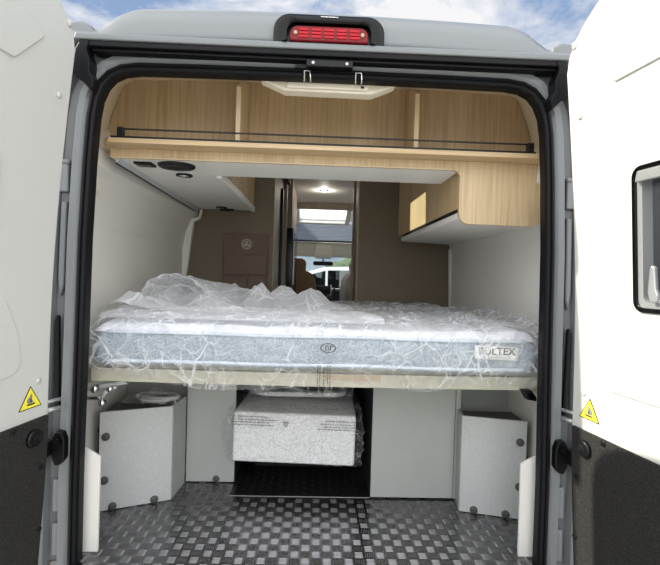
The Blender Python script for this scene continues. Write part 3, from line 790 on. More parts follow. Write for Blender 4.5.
# ------------------------------------------------------------------ passage to the cab
wd = thing('wardrobe', (-0.6, 2.1, 0), 'tall oak-fronted wardrobe on the left of the passage', 'wardrobe')
MB().box(-0.83, -0.345, 1.632, 2.60, 0.0, ZC - 0.003).build('body', M['woodg'], wd)
MB().box(-0.345, -0.312, 1.605, 1.66, 0.56, ZC - 0.003).build('front_edge', M['wood'], wd, bevel=0.002)
wdd = MB().box(-0.345, -0.322, 1.70, 2.45, 0.1, ZC - 0.02).build('door', M['woodg'], wd, bevel=0.002)
MB().box(-0.321, -0.300, 2.20, 2.26, 0.86, 1.70).build('handle', M['blackp'], wdd, bevel=0.003)
MB().box(-0.345, -0.29, 2.50, 2.60, 0.0, ZC - 0.003).build('post', M['woodg'], wd, bevel=0.002)
tag(MB().box(-0.289, -0.262, 1.67, 2.5, ZC - 0.09, ZC - 0.0035).build('door_track', M['blackp'], bevel=0.002), 'black sliding track under the ceiling at the left of the passage', 'track')
fg = thing('refrigerator', (-0.55, 3.1, 0), 'tall black fridge at the left of the passage behind the wardrobe', 'fridge')
MB().box(-0.83, -0.235, 2.65, 3.55, 0.0, 1.42).build('body', M['gloss'], fg, bevel=0.004)
MB().box(-0.234, -0.222, 2.70, 2.74, 0.9, 1.30).build('handle', M['alu'], fg, bevel=0.002)
MB().box(-0.83, -0.25, 2.66, 3.55, 1.423, ZC - 0.003).build('kitchen_cupboard', M['woodg'], None, bevel=0.003)
tag(bpy.data.objects['kitchen_cupboard'], 'greyish wood cupboard on top of the black fridge', 'cupboard')
bt = thing('washroom_wall', (0.5, 1.9, 0), 'grey-brown wooden washroom jamb on the right of the passage', 'partition')
MB().box(0.284, 0.83, 1.632, 2.12, 0.0, ZC - 0.003).build('body', M['woodg'], bt)
MB().box(0.266, 0.283, 1.605, 1.72, 0.56, ZC - 0.003).build('front_edge', M['woodg'], bt, bevel=0.002)
MB().box(0.268, 0.283, 2.06, 2.12, 0.0, ZC - 0.003).build('door_edge', M['woodg'], bt, bevel=0.002)

# cab: beam, sunroof, blind, console, mirror
MB().box(-0.925, 0.925, 4.02, 4.06, 1.80, 1.96).build('trim_5', M['woodg'])
struct(bpy.data.objects['trim_5'])
sl = math.atan2(-0.14, 0.5)
MS = Matrix.Translation((0.05, 4.08, 1.845)) @ Matrix.Rotation(-0.27, 4, 'X')
sr = thing('sunroof', (0.05, 4.3, 1.78), 'bright sloping sunroof in a white frame above the cab', 'sunroof')
fr = MB()
fr.box(-0.36, 0.36, 0.0, 0.035, -0.02, 0.03, MS); fr.box(-0.36, 0.36, 0.50, 0.56, -0.02, 0.03, MS)
fr.box(-0.36, -0.30, 0.035, 0.50, -0.02, 0.03, MS); fr.box(0.30, 0.36, 0.035, 0.50, -0.02, 0.03, MS)
fr.build('frame', M['whitep'], sr, bevel=0.003)
MB().box(-0.30, 0.30, 0.385, 0.405, -0.025, -0.005, MS).build('blind_bar', M['alu'], sr)
MB().box(-0.30, 0.30, 0.03, 0.50, 0.01, 0.016, MS).build('pane', M['opal'], sr)
for s in (-1, 1): 
    a_, b_ = (-0.98, -0.31) if s < 0 else (0.41, 0.93)
    struct(MB().box(a_, b_, 0.0, 0.58, -0.01, 0.03, MS).build('ceiling_cab_left' if s < 0 else 'ceiling_cab_right', M['wall']))
bd = MB()
for i in range(12):
    za = 1.70 - i * 0.0185; ya = 4.62 + i * 0.013
    bd.add([(-0.6, ya, za), (0.7, ya, za), (0.7, ya + 0.016, za - 0.0092), (-0.6, ya + 0.016, za - 0.0092), (-0.6, ya + 0.013, za - 0.0185), (0.7, ya + 0.013, za - 0.0185)],
           [(0, 1, 2, 3), (3, 2, 5, 4)])
bdo = bd.build('pleated_blind', M['blind'], solid=0.002)
tag(bdo, 'blue-grey pleated blind drawn below the sunroof', 'blind')
tag(MB().box(-0.92, 0.92, 4.77, 4.80, 1.455, 1.477).build('crossbar', M['blackp'], bevel=0.003), 'dark crossbar between the pleated blind and the cab console', 'bar')
ks = thing('overhead_console', (0.08, 4.85, 1.24), 'cream overhead console with central reading light above the windscreen', 'console')
MB().box(-0.92, 0.92, 4.80, 4.88, 1.25, 1.454).build('body', M['console'], ks, bevel=0.01)
for x0, x1 in ((-0.55, -0.06), (0.22, 0.65)): MB().box(x0, x1, 4.79, 4.80, 1.28, 1.37).build('pocket', M['console'], ks, bevel=0.003)
lb = MB().prism([(-0.04, 1.225), (0.19, 1.225), (0.20, 1.30), (0.17, 1.42), (-0.02, 1.42), (-0.05, 1.30)], 4.72, 4.80, 'Y').build('light_unit', M['console'], ks, bevel=0.01)
MB().box(-0.01, 0.16, 4.715, 4.722, 1.235, 1.27).build('lamp', M['panel'], lb)
mr = thing('rear_view_mirror', (0.075, 4.65, 1.16), 'wide black rear-view mirror hanging below the cab console', 'mirror')
MB().prism(rrect(-0.06, 0.21, 1.125, 1.182, 0.02), 4.62, 4.65, 'Y').build('housing', M['blackp'], mr, bevel=0.004)
MB().tube([(0.075, 4.65, 1.16), (0.075, 4.70, 1.215)], 0.01, 8).build('stem', M['blackp'], mr)
# windscreen
wsn = MB().add([(-0.86, 5.10, 0.80), (0.86, 5.10, 0.80), (0.80, 4.86, 1.27), (-0.80, 4.86, 1.27)], [(0, 1, 2, 3)]).build('window_1', M['glass'], solid=0.004)
struct(wsn)
struct(MB().box(-0.99, 0.99, 4.951, 5.12, -0.05, 0.80).build('wall_front', M['dash']))
ws = MB(); ws.box(-0.99, -0.85, 4.90, 5.08, 0.80, 1.46); ws.box(0.85, 0.99, 4.90, 5.08, 0.80, 1.46)
struct(ws.build('wall_pillars', M['wall']))
db = thing('dashboard', (0.05, 4.75, 0.5), 'black dashboard with centre screen and small chrome-ringed vents', 'dashboard')
MB().prism([(4.55, 0.40), (4.55, 0.70), (4.60, 0.78), (4.72, 0.81), (4.94, 0.79), (4.94, 0.40)], -0.9, 0.9, 'X').build('top', M['dash'], db, bevel=0.01)
ds = MB().prism(rrect(-0.02, 0.19, 0.765, 0.855, 0.008), 4.50, 4.53, 'Y').build('screen', M['gloss'], db, bevel=0.003)
MB().box(0.035, 0.135, 4.53, 4.58, 0.72, 0.80).build('screen_mount', M['dash'], db)
for x in (0.02, 0.09, 0.16):
    v_ = MB(); ringxz(v_, x, 0.715, 0.012, 0.018, 4.525, 4.549, 16); v_.build('vent_ring', M['chrome'], db)
MB().tube([(0.185, 4.54, 0.72), (0.19, 4.50, 0.80), (0.188, 4.50, 0.87)], 0.005, 8).build('cable', M['whitep'], db, smooth=True)
tag(MB().prism([(0.20, 0.0), (0.20, 0.78), (0.225, 0.85), (0.25, 0.80), (0.30, 0.80), (0.30, 0.0)], 4.30, 4.36, 'Y').build('seat_pedestal', M['dash'], bevel=0.01), 'dark upright cab post between dashboard screen and pale seat', 'post')

def seat(name_, cx, cy, mt, label, w=0.24, rz=0.0):
    t_ = thing(name_, (cx, cy, 0.0), label, 'seat', 'cab seats', rz)
    Mr = Matrix.Translation((cx, cy, 0)) @ Matrix.Rotation(rz, 4, 'Z')
    sh_ = [(-w, 0.55), (-w - 0.01, 0.80), (-w + 0.01, 0.95)] + [(-w + 0.06, 1.02), (-0.13, 1.04), (-0.135, 1.12)] + arc(-0.075, 1.12, 0.06, 180, 90, 5) + arc(0.075, 1.12, 0.06, 90, 0, 5) + [(0.135, 1.12), (0.13, 1.04), (w - 0.06, 1.02), (w - 0.01, 0.95), (w + 0.01, 0.80), (w, 0.55)]
    MB().prism(sh_, -0.07, 0.05, 'Y', Mr).build('backrest', mt, t_, bevel=0.03, seg=4)
    MB().prism(rrect(-w, w, -0.5, 0.0, 0.06), 0.42, 0.56, 'Z', Mr @ Matrix.Rotation(PI, 4, 'Z')).build('cushion', mt, t_, bevel=0.03, seg=3)
    MB().box(-0.18, 0.18, 0.05, 0.45, 0.0, 0.42, Mr).build('pedestal', M['dash'], t_)
    return t_
seat('cab_seat', -0.265, 3.68, M['leather'], 'tan leather cab seat at the left beyond the passage', 0.25)
seat('cab_seat', 0.50, 3.72, M['leatherw'], 'pale grey cab seat at the right beyond the passage', 0.24, 0.5)

# ------------------------------------------------------------------ bed
bed = thing('slatted_bed', (0, 0.8, 0.60), 'pale wooden bed base spanning the van from wall to wall', 'bed base')
rail = MB()
n_ = 30
def sag(x): return -0.004 * (1 - (x / 0.8) ** 2)
for i in range(n_):
    xa, xb = -0.815 + 1.64 * i / n_, -0.815 + 1.64 * (i + 1) / n_
    za = sag(xa); zb = sag(xb)
    vs = [(xa, 0.115, 0.592 + za), (xb, 0.115, 0.592 + zb), (xb, 0.14, 0.592 + zb), (xa, 0.14, 0.592 + za),
          (xa, 0.115, 0.640 + za), (xb, 0.115, 0.640 + zb), (xb, 0.14, 0.640 + zb), (xa, 0.14, 0.640 + za)]
    rail.add(vs, [(0, 3, 2, 1), (4, 5, 6, 7), (0, 1, 5, 4), (2, 3, 7, 6)] + ([(0, 4, 7, 3)] if i == 0 else []) + ([(1, 2, 6, 5)] if i == n_ - 1 else []))
rail.build('front_rail', M['birch'], bed)
MB().box(0.03, 0.24, 0.1135, 0.1150, 0.612, 0.634).build('tape', M['tape'], bed)
MB().box(-0.88, 0.88, 0.142, 1.50, 0.630, 0.654).build('platform', M['birch'], bed)
for s in (-1, 1):
    MB().prism([(0.142, 0.565), (0.142, 0.628), (1.50, 0.628), (1.50, 0.60), (0.9, 0.60)], s * 0.875 - 0.025, s * 0.875 + 0.025, 'X').build('side_beam', M['birch'], bed, bevel=0.003)
# lifting arm bracket at left
ar = thing('bed_bracket', (-0.80, 0.12, 0.54), 'metal lifting bracket under the left end of the bed', 'bracket')
MB().prism([(-0.86, 0.545), (-0.86, 0.562), (-0.70, 0.590), (-0.69, 0.578)], 0.13, 0.145, 'Y').build('arm', M['panel'], ar, bevel=0.002)
MB().tube([(-0.85, 0.10, 0.530), (-0.775, 0.10, 0.532), (-0.76, 0.10, 0.520)], 0.007, 8).build('rod', M['chrome'], ar, smooth=True)
MB().tube([(-0.775, 0.10, 0.520), (-0.755, 0.10, 0.555), (-0.72, 0.11, 0.572)], 0.008, 8).build('lever', M['alu'], ar, smooth=True)
for x, z, r_ in ((-0.762, 0.517, 0.010), (-0.735, 0.568, 0.009), (-0.79, 0.567, 0.012)):
    MB().lathe([(r_, 0.082), (r_, 0.105)], (x, 0, z), 'Y', 14).build('bolt', M['chrome'], ar, smooth=True)
br = thing('bed_bracket', (0.80, 0.12, 0.58), 'black bracket under the right end of the bed', 'bracket')
MB().prism([(0.755, 0.60), (0.79, 0.60), (0.81, 0.575), (0.81, 0.56), (0.775, 0.565)], 0.08, 0.11, 'Y').build('plate', M['blackp'], br, bevel=0.003)
MB().lathe([(0.009, 0.07), (0.009, 0.082)], (0.785, 0, 0.582), 'Y', 12).build('bolt', M['gloss'], br)

# mattress
def quilt(x, y):
    return 0.0075 * abs(math.sin(x * 19 + 0.6 * math.sin(y * 9))) ** 0.6 * abs(math.sin(y * 21 + 0.5 * math.sin(x * 7))) ** 0.6 + 0.006 * noise.noise(Vector((x * 5, y * 5, 1)))
mt = thing('mattress', (0.02, 0.8, 0.655), 'blue-grey mattress with white quilted top lying on the bed base', 'mattress')
X0m, X1m, Y0m, Y1m = -0.80, 0.815, 0.088, 1.52
def core(u, v):
    per = rrect(X0m, X1m, Y0m, Y1m, 0.06, 8)
    return per
per = rrect(X0m, X1m, Y0m, Y1m, 0.05, 6)
# resample the perimeter finely along the front
pp = []
for (a, b_) in zip(per, per[1:] + per[:1]):
    dlen = math.hypot(b_[0] - a[0], b_[1] - a[1]); q = max(1, int(dlen / 0.02))
    for i in range(q): pp.append((a[0] + (b_[0] - a[0]) * i / q, a[1] + (b_[1] - a[1]) * i / q))
zsd = [0.657, 0.662, 0.672, 0.69, 0.71, 0.73, 0.75, 0.768, 0.776]
k = len(pp); sd = MB(); vs = []
cxm, cym = (X0m + X1m) / 2, (Y0m + Y1m) / 2
for iz, z in enumerate(zsd):
    ins = [0.008, 0.0, -0.002, -0.006, -0.008, -0.008, -0.005, 0.0, 0.006][iz]
    for x, y in pp:
        w_ = 0.003 * noise.noise(Vector((x * 14, y * 14, z * 20)))
        dx = ins + w_
        nx_ = (1 if x > cxm else -1) if (x < X0m + 0.05 or x > X1m - 0.05) else 0; ny_ = (1 if y > cym else -1) if (y < Y0m + 0.05 or y > Y1m - 0.05) else 0
        vs.append((x - nx_ * dx, y - ny_ * dx, z + 0.004 * noise.noise(Vector((x * 3, y * 3, 0)))))
fs = [(j * k + i, j * k + (i + 1) % k, (j + 1) * k + (i + 1) % k, (j + 1) * k + i) for j in range(len(zsd) - 1) for i in range(k)]
sd.add(vs, fs); sd.add([vs[i] for i in range(k)], [tuple(range(k))[::-1]])
sd.build('side_band', M['matside'], mt, smooth=True)
tp_ = MB()
def topP(u, v):
    x = X0m + 0.004 + (X1m - X0m - 0.008) * u; y = Y0m + 0.004 + (Y1m - Y0m - 0.008) * v
    e = min(u, 1 - u) * (X1m - X0m); g_ = min(v, 1 - v) * (Y1m - Y0m); m_ = min(e, g_)
    fall = 1 - max(0, 1 - m_ / 0.035) ** 2
    return (x, y, 0.775 + 0.028 * fall + quilt(x, y) * min(1, m_ / 0.03))
tp_.grid(topP, 170, 120)
tp_.build('quilted_top', M['mattop'], mt, smooth=True)
for z_, r_, m_ in ((0.775, 0.006, M['piping']), (0.672, 0.0065, M['piping'])):
    pts = [(X0m - 0.0 if False else x, Y0m - 0.002, z_ + 0.004 * noise.noise(Vector((x * 3, Y0m * 3, 0)))) for x in [X0m + 0.05 + (X1m - X0m - 0.1) * i / 60 for i in range(61)]]
    MB().tube(pts, r_, 8).build('piping', m_, mt, smooth=True)
lw = MB(); 
def labP(u, v):
    x = 0.572 + 0.160 * u; z = 0.712 + 0.050 * v
    return (x, Y0m - 0.0145 - 0.002 * math.sin(u * 3), z - 0.004 * u)
lw.grid(labP, 12, 4)
lbo = lw.build('label', M['label'], mt, solid=0.001, smooth=True); tag(lbo, 'white brand label')
text('lettering', 'BULTEX', 0.037, Matrix.Translation((0.652, Y0m - 0.0168, 0.7405)) @ FACE, M['ink'], lbo, 0.0003, 1.04, 0.0009)
text('lettering', 'ESSENTIELLE LIFE', 0.0105, Matrix.Translation((0.652, Y0m - 0.0168, 0.7205)) @ FACE, M['inkl'], lbo, 0.0002, 1.3)
MB().lathe([(0.004, Y0m - 0.0166), (0.004, Y0m - 0.0162)], (0.654, 0, 0.757), 'Y', 12).build('logo_dot', M['red'], lbo)

# ---- plastic film
def vor(x, y, z, s_): return noise.voronoi(Vector((x * s_, y * s_, z * s_)))[0]
def fold(p, k=6):
    return (1 - min(1.0, abs(noise.noise(p)) * 2.2)) ** k
def crease(x, y, z=0.0, s_=9.0):
    wx, wy = 0.03 * noise.noise(Vector((x * 9, y * 9, 3 + z))), 0.03 * noise.noise(Vector((x * 9, y * 9, 13 + z)))
    d1 = vor(x + wx, (y + wy) * 1.4, z, s_)
    d2 = vor((x + wx) * 1.3 + 5, y, z + 4, s_ * 2.3)
    return (d1[0] - 0.45) + 0.45 * (d2[0] - 0.45) + 0.7 * fold(Vector((x * 6 + 3, y * 7, z)))
wrap = thing('plastic_wrap', (0.0, 0.8, 0.62), 'clear crinkled plastic film wrapped around the mattress', 'plastic film')
wp = MB()
# path around the front edge: (y, z, normal_y, normal_z)
def wpath(u, x):
    low = 0.606 - 0.030 * math.exp(-((x + 0.28) / 0.26) ** 2) - 0.018 * math.exp(-((x - 0.35) / 0.15) ** 2) + 0.012 * noise.noise(Vector((x * 6, 2, 0)))
    if x < -0.62: low += 0.03 * (-0.62 - x) / 0.15
    if u < 0.16: t__ = u / 0.16; return (0.088 - 0.012 * math.sin(t__ * PI / 2), low + (0.665 - low) * t__, -1, 0)
    if u < 0.36: t__ = (u - 0.16) / 0.20; return (0.070, 0.665 + 0.11 * t__, -1, 0)
    if u < 0.44: t__ = (u - 0.36) / 0.08; a = t__ * PI / 2; return (0.070 + 0.05 * (1 - math.cos(a)), 0.775 + 0.042 * math.sin(a), -math.cos(a), math.sin(a))
    t__ = (u - 0.44) / 0.56; return (0.12 + 1.39 * t__, 0.817, 0, 1)
def wrapP(a, u):
    x = -0.845 + 1.705 * a
    y, z, ny_, nz_ = wpath(u, x)
    c1 = crease(x, y + z, 0.3, 6)
    top = max(0.0, nz_)
    amp = 0.014 + 0.006 * top
    dd = c1 * amp + 0.003
    e = min(a, 1 - a)
    if top > 0.5: dd = max(dd, -0.004) + 0.012 * max(0, noise.noise(Vector((x * 4, y * 4, 8))))
    xx = x + (0.018 * noise.noise(Vector((z * 25, y * 8, 1))) if e < 0.02 else 0) + 0.01 * noise.noise(Vector((x * 10, z * 30, y * 10)))
    if e < 0.035 and top > 0.5: dd -= 0.06 * (1 - e / 0.035)
    return (max(-0.9, min(0.9, xx)), y + ny_ * dd, z + nz_ * dd)
wp.grid(wrapP, 420, 230)
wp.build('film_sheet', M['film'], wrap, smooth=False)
# a loose second ply on the right end, standing off as ruffles
rf2 = MB()
def ruffP(a, u):
    x = 0.60 + 0.255 * a; y, z, ny_, nz_ = wpath(0.14 + 0.66 * u, x)
    dd = 0.012 + 0.026 * max(0, crease(x, y + z, 9.0, 4)) * (0.4 + a) 
    return (min(x + 0.03 * noise.noise(Vector((z * 18, y * 10, 7))) * a, 0.885), y + ny_ * dd * 0.8, z + nz_ * dd)
rf2.grid(ruffP, 60, 90)
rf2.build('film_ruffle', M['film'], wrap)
# printed recycling oval and print lines on the film's front
pr_ = MB(); ringxz(pr_, 0.040, 0.742, 0.0195, 0.0225, 0.048, 0.0486, 24)
pr_.v = [(0.040 + (x - 0.040) * 1.25, y, 0.742 + (z - 0.742) * 0.75) for x, y, z in pr_.v]
for dx, w_ in ((-0.008, 0.003), (0.0, 0.002), (0.008, 0.003)): pr_.box(0.040 + dx - w_ / 2, 0.040 + dx + w_ / 2, 0.048, 0.0486, 0.733, 0.750)
for dx in (-0.009, 0.008): pr_.box(0.040 + dx, 0.040 + dx + 0.010, 0.048, 0.0486, 0.748, 0.751)
pr_.build('recycling_mark', M['ink'], wrap); pr_ = MB()
for i, dx in enumerate((-0.026, -0.018, -0.004, 0.010, 0.018)):
    x = 0.030 + dx
    for j in range(14):
        if (i * 5 + j * 3) % 7 == 0: continue
        pr_.box(x, x + 0.0022 + 0.001 * ((i + j) % 2), 0.055, 0.0556, 0.592 + j * 0.0062, 0.592 + j * 0.0062 + 0.0048)
pr_.build('printed_lines', M['ink'], wrap)

# heap of loose film on the bed at the left
heap = thing('plastic_sheet', (-0.4, 0.7, 0.82), 'large loose heap of milky plastic sheeting bunched on the left of the mattress', 'plastic sheet')
def tent(x, y, cx_, cy_, h_, w_, k_, ph, p_=1.0):
    dx, dy = x - cx_, y - cy_; r_ = math.hypot(dx, dy * 0.7); th = math.atan2(dy, dx)
    ww = w_ * (1 + 0.28 * (abs(math.sin(k_ * th + ph)) - 0.5))
    return h_ * max(0.0, 1 - r_ / ww) ** p_
def ridge(x, y, a, b_, w_):
    """sharp ridge falling from a=(x,y,h) to b"""
    dx, dy = b_[0] - a[0], b_[1] - a[1]; L2 = dx * dx + dy * dy
    t__ = max(0.0, min(1.0, ((x - a[0]) * dx + (y - a[1]) * dy) / L2))
    d_ = math.hypot(x - a[0] - dx * t__, y - a[1] - dy * t__)
    return (a[2] + (b_[2] - a[2]) * t__) * max(0.0, 1 - d_ / w_)
def bunch(x, y):
    hs_ = [ridge(x, y, (-0.66, 0.80, 0.148), (-0.05, 0.80, 0.035), 0.30), ridge(x, y, (-0.66, 0.80, 0.15), (-0.40, 0.42, 0.035), 0.16),
           ridge(x, y, (-0.745, 0.74, 0.11), (-0.70, 0.35, 0.02), 0.12),
           tent(x, y, -0.285, 0.66, 0.122, 0.115, 2.5, 0.3), tent(x, y, -0.170, 0.68, 0.105, 0.095, 3.5, 1.0, 0.5), tent(x, y, -0.03, 0.66, 0.108, 0.12, 2.5, 2.0, 0.8),
           ridge(x, y, (-0.03, 0.66, 0.075), (0.12, 0.60, 0.012), 0.09),
           tent(x, y, -0.77, 0.34, 0.075, 0.12, 2.5, 0.0, 0.8), tent(x, y, -0.70, 0.36, 0.045, 0.14, 3, 1.4, 0.9)]
    return max(hs_)
def sheetP(a, u, lift, seed):
    x = -0.845 + 1.03 * a; y = 0.26 + 0.86 * u
    x2 = x + 0.02 * noise.noise(Vector((x * 9, y * 9, seed))); y2 = y + 0.02 * noise.noise(Vector((x * 9, y * 9, seed + 5)))
    e = min(1.0, min(u, 1 - u, a, 1 - a) / 0.06)
    z = 0.826 + bunch(x2, y2) * lift + 0.020 * e * crease(x, y * 0.8, seed, 4.0)
    return (x, y, max(0.823, z))
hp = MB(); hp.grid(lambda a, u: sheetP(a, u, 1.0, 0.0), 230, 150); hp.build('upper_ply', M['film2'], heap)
# open hoop of sheeting: an arch whose mouth looks back at the doorway
for nm, cx_, cy_, rx, rz_, dep, sd2 in (('hoop', -0.655, 0.50, 0.145, 0.150, 0.20, 1.0), ('inner_fold', -0.63, 0.55, 0.085, 0.105, 0.14, 3.0)):
    def hoopP(a, u):
        an = PI * (1.02 - 1.04 * a); k_ = 1 - 0.25 * u + 0.05 * abs(math.sin(7 * an + sd2)) * (1 - u)
        x = cx_ + rx * k_ * math.cos(an) + 0.05 * u; z = 0.826 + rz_ * k_ * max(0, math.sin(an)) ** 0.8
        y = cy_ + dep * u + 0.03 * noise.noise(Vector((an * 2, sd2, 0))) 
        return (x + 0.008 * crease(an * 0.3, u * 0.3, sd2, 5), y, z + 0.006 * crease(an * 0.3, u * 0.3, sd2 + 3, 5))
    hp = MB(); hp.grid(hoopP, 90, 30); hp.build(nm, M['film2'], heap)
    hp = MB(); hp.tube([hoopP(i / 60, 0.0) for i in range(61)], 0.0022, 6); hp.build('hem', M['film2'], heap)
# long flat tongue of sheeting in front, over the mattress top
hp = MB()
def tongue(a, u):
    x = -0.80 + 1.05 * a; y = 0.11 + 0.45 * u
    z = 0.828 + 0.014 * max(-0.2, crease(x, y, 7.0, 4)) + 0.018 * math.sin(u * PI) * (0.5 + 0.5 * noise.noise(Vector((x * 5, y * 5, 2))))
    return (x, y, max(0.824, z - 0.02 * max(0, 0.1 - u) * 10))
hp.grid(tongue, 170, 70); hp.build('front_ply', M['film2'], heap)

# ------------------------------------------------------------------ storage boxes and garage items
def capd(mb, p, nrm, r=0.016, h_=0.006):
    q = Vector(nrm).to_track_quat('Z', 'Y').to_matrix().to_4x4()
    mb.lathe([(r, 0), (r, h_), (r * 0.85, h_ * 1.3), (0.0005, h_ * 1.3)], n=18, M4=Matrix.Translation(p) @ q)
def storage(s, label, A, B, Cc, top):
    """A outer front corner, B inner front corner, Cc inner back corner (x,y)"""
    t_ = thing('storage_box', ((A[0] + B[0]) / 2, (A[1] + Cc[1]) / 2, 0.0), label, 'storage box', 'angled grey boxes at the van sides')
    a, b_, c_ = Vector((*A, 0)), Vector((*B, 0)), Vector((*Cc, 0))
    def panel(p, q, nm, m_, z0=0.003, z1=top, th=0.012):
        d_ = (q - p).normalized(); n_ = Vector((-d_.y, d_.x, 0)) 
        if n_.y < 0: n_ = -n_
        vs = [p, q, q + n_ * th, p + n_ * th]
        mb = MB(); mb.add([(v.x, v.y, z0) for v in vs] + [(v.x, v.y, z1) for v in vs], [(0, 1, 2, 3), (4, 7, 6, 5), (0, 4, 5, 1), (1, 5, 6, 2), (2, 6, 7, 3), (3, 7, 4, 0)])
        return mb.build(nm, m_, t_, bevel=0.002)
    fpn = panel(a, b_, 'front_panel', M['boxp'])
    d2 = (c_ - b_).normalized()
    mb = MB(); sgn = -s
    nn = Vector((s * abs(d2.y), -s * d2.x * (1 if d2.y > 0 else -1), 0)) * 0.012
    q_ = [b_ + Vector((0, 0.013, 0)), c_, c_ + Vector((s * 0.012, 0, 0)), b_ + Vector((s * 0.012, 0.013, 0))]
    mb.add([(v.x, v.y, 0.003) for v in q_] + [(v.x, v.y, top) for v in q_], [(0, 1, 2, 3), (4, 7, 6, 5), (0, 4, 5, 1), (1, 5, 6, 2), (2, 6, 7, 3), (3, 7, 4, 0)])
    mb.build('side_panel', M['panel'], t_)
    lid = MB(); L_ = [a + Vector((0, 0.014, 0)), b_ + Vector((s * 0.013, 0.014, 0)), c_ + Vector((s * 0.013, -0.002, 0)), Vector((A[0], Cc[1] - 0.002, 0))]
    lid.prism([(v.x, v.y) for v in L_], top - 0.020, top - 0.008, 'Z'); lid.build('lid', M['cap'], t_)  # dark colour stands in for the shade inside the open box top
    dd = (b_ - a); fn = Vector((dd.y, -dd.x, 0)).normalized()
    if fn.y > 0: fn = -fn
    return t_, a, b_, fn, fpn
bxl, a, b_, fn, fpn = storage(-1, 'grey storage box at the left wall, with clear bag of coiled hose on top', (-0.875, 0.318), (-0.612, 0.425), (-0.600, 0.585), 0.412)
def caps(fpn, a, b_, fn, lst):
    for u, z in lst:
        mb = MB(); p = a + (b_ - a) * u; capd(mb, Vector((p.x, p.y, z)) + fn * 0.0005, fn); mb.build('screw_cover', M['cap'], fpn, smooth=True)
caps(fpn, a, b_, fn, [(0.085, 0.31), (0.075, 0.13), (0.19, 0.018), (0.76, 0.018)])
bxr, a, b_, fn, fpn = storage(1, 'grey storage box at the right wall, angled, with nothing on top', (0.885, 0.300), (0.632, 0.366), (0.645, 0.465), 0.415)
caps(fpn, a, b_, fn, [(0.10, 0.327), (0.09, 0.14), (0.28, 0.018), (0.77, 0.018)])
for (x, y, z, n2_, lb_) in ((-0.455, 0.598, 0.02, (0, -1, 0), 'dark round screw cover at the foot of the left garage panel'), (-0.9225, 0.42, 0.31, (1, 0, 0), 'dark round screw cover high on the left side wall beside the box'), (0.9225, 0.42, 0.34, (-1, 0, 0), 'dark round screw cover on the right side wall beside the box')):
    mb = MB(); capd(mb, Vector((x, y, z)), n2_, 0.015); tag(mb.build('screw_cover', M['cap'], smooth=True), lb_, 'screw cover', 'screw covers on the walls')
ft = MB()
for x in (0.30, 0.38, 0.46, 0.54, 0.60): ft.box(x - 0.028, x + 0.028, 0.466, 0.480, 0.0, 0.0058)  # row of black blocks along the foot of the panel
tag(ft.build('foot_strip', M['blackp']), 'notched black strip at the foot of the right garage panel', 'strip')

# bag with coiled hose on the left box
bag = thing('hose_bag', (-0.72, 0.48, 0.413), 'clear bag with a coiled pale hose on top of the left storage box', 'bag')
co = MB(); pts = []
for i in range(90):
    an = i / 90 * 2 * PI * 2.6; r_ = 0.055 + 0.008 * math.sin(i * 0.3)
    pts.append((-0.70 + 1.4 * r_ * math.cos(an), 0.49 + 0.8 * r_ * math.sin(an), 0.424 + 0.006 * i / 30))
co.tube(pts, 0.009, 8); co.build('hose', M['panel'], bag, smooth=True)
bf = MB()
def bagP(a, u):
    x = -0.845 + 0.235 * a; y = 0.445 + 0.115 * u
    k_ = (math.sin(a * PI) * math.sin(u * PI)) ** 0.5
    return (x, y, 0.4135 + 0.040 * k_ + 0.030 * crease(x, y, 2, 14) * k_ + (0.03 * max(0, a - 0.85) / 0.15 * k_))
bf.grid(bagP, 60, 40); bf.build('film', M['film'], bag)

# white corner panels at the doorway
for s in (-1, 1):
    P = [(0.751, 0.001), (0.749, 0.337), (0.770, 0.350), (0.80, 0.366), (0.88, 0.375), (0.88, 0.001)]
    o_ = MB().prism([(s * x, z) for x, z in P], 0.055, 0.067, 'Y').build('corner_panel', M['wall'], bevel=0.0015)
    tag(o_, 'white upright corner panel beside the ' + ('left' if s < 0 else 'right') + ' doorway seal', 'panel', 'white corner panels')

# foam block wrapped in film with black lidded tray on top
fx0, fx1, fy0, fy1, fz0, fz1 = -0.368, 0.195, 0.52, 0.92, 0.128, 0.360
MF = Matrix.Translation((-0.09, 0.72, 0)) @ Matrix.Rotation(-0.035, 4, 'Z') @ Matrix.Rotation(0.012, 4, 'Y') @ Matrix.Translation((0.09, -0.72, 0))
fbx = thing('foam_box', (-0.09, 0.72, 0.128), 'white polystyrene foam box wrapped in clear film in the niche', 'foam box')
MB().box(fx0, fx1, fy0, fy1, fz0, fz1, MF).build('foam_block', M['foam'], fbx, bevel=0.012)
def boxfilm(a, u):
    # a runs around the left, front, right sides; u from the bottom up and over the top
    tot = [(fx0 - 0.014, 0.62), (fx0 - 0.014, fy0 - 0.016), (fx1 + 0.016, fy0 - 0.016), (fx1 + 0.016, 0.80)]
    L_ = [math.dist(p, q) for p, q in zip(tot, tot[1:])]; d_ = a * sum(L_)
    for i, l in enumerate(L_):
        if d_ <= l or i == 2: t__ = min(1, d_ / l); x = tot[i][0] + (tot[i + 1][0] - tot[i][0]) * t__; y = tot[i][1] + (tot[i + 1][1] - tot[i][1]) * t__; break
        d_ -= l
    c_ = crease(x * 1.2 + y, u * 0.5, 3, 9)
    nx_, ny_ = ((-1, 0), (0, -1), (1, 0))[i]
    z = fz0 + 0.012 + (fz1 - fz0 + 0.0) * u
    dd = 0.014 * c_ + (0.018 if i != 1 else 0.0) * math.sin(u * PI)
    if i == 0: dd = abs(dd) + 0.012 * math.sin(u * PI)
    return MF @ Vector((x + nx_ * max(dd, -0.004), y + ny_ * max(dd, -0.004), z))
bm_ = MB(); bm_.grid(boxfilm, 150, 40)
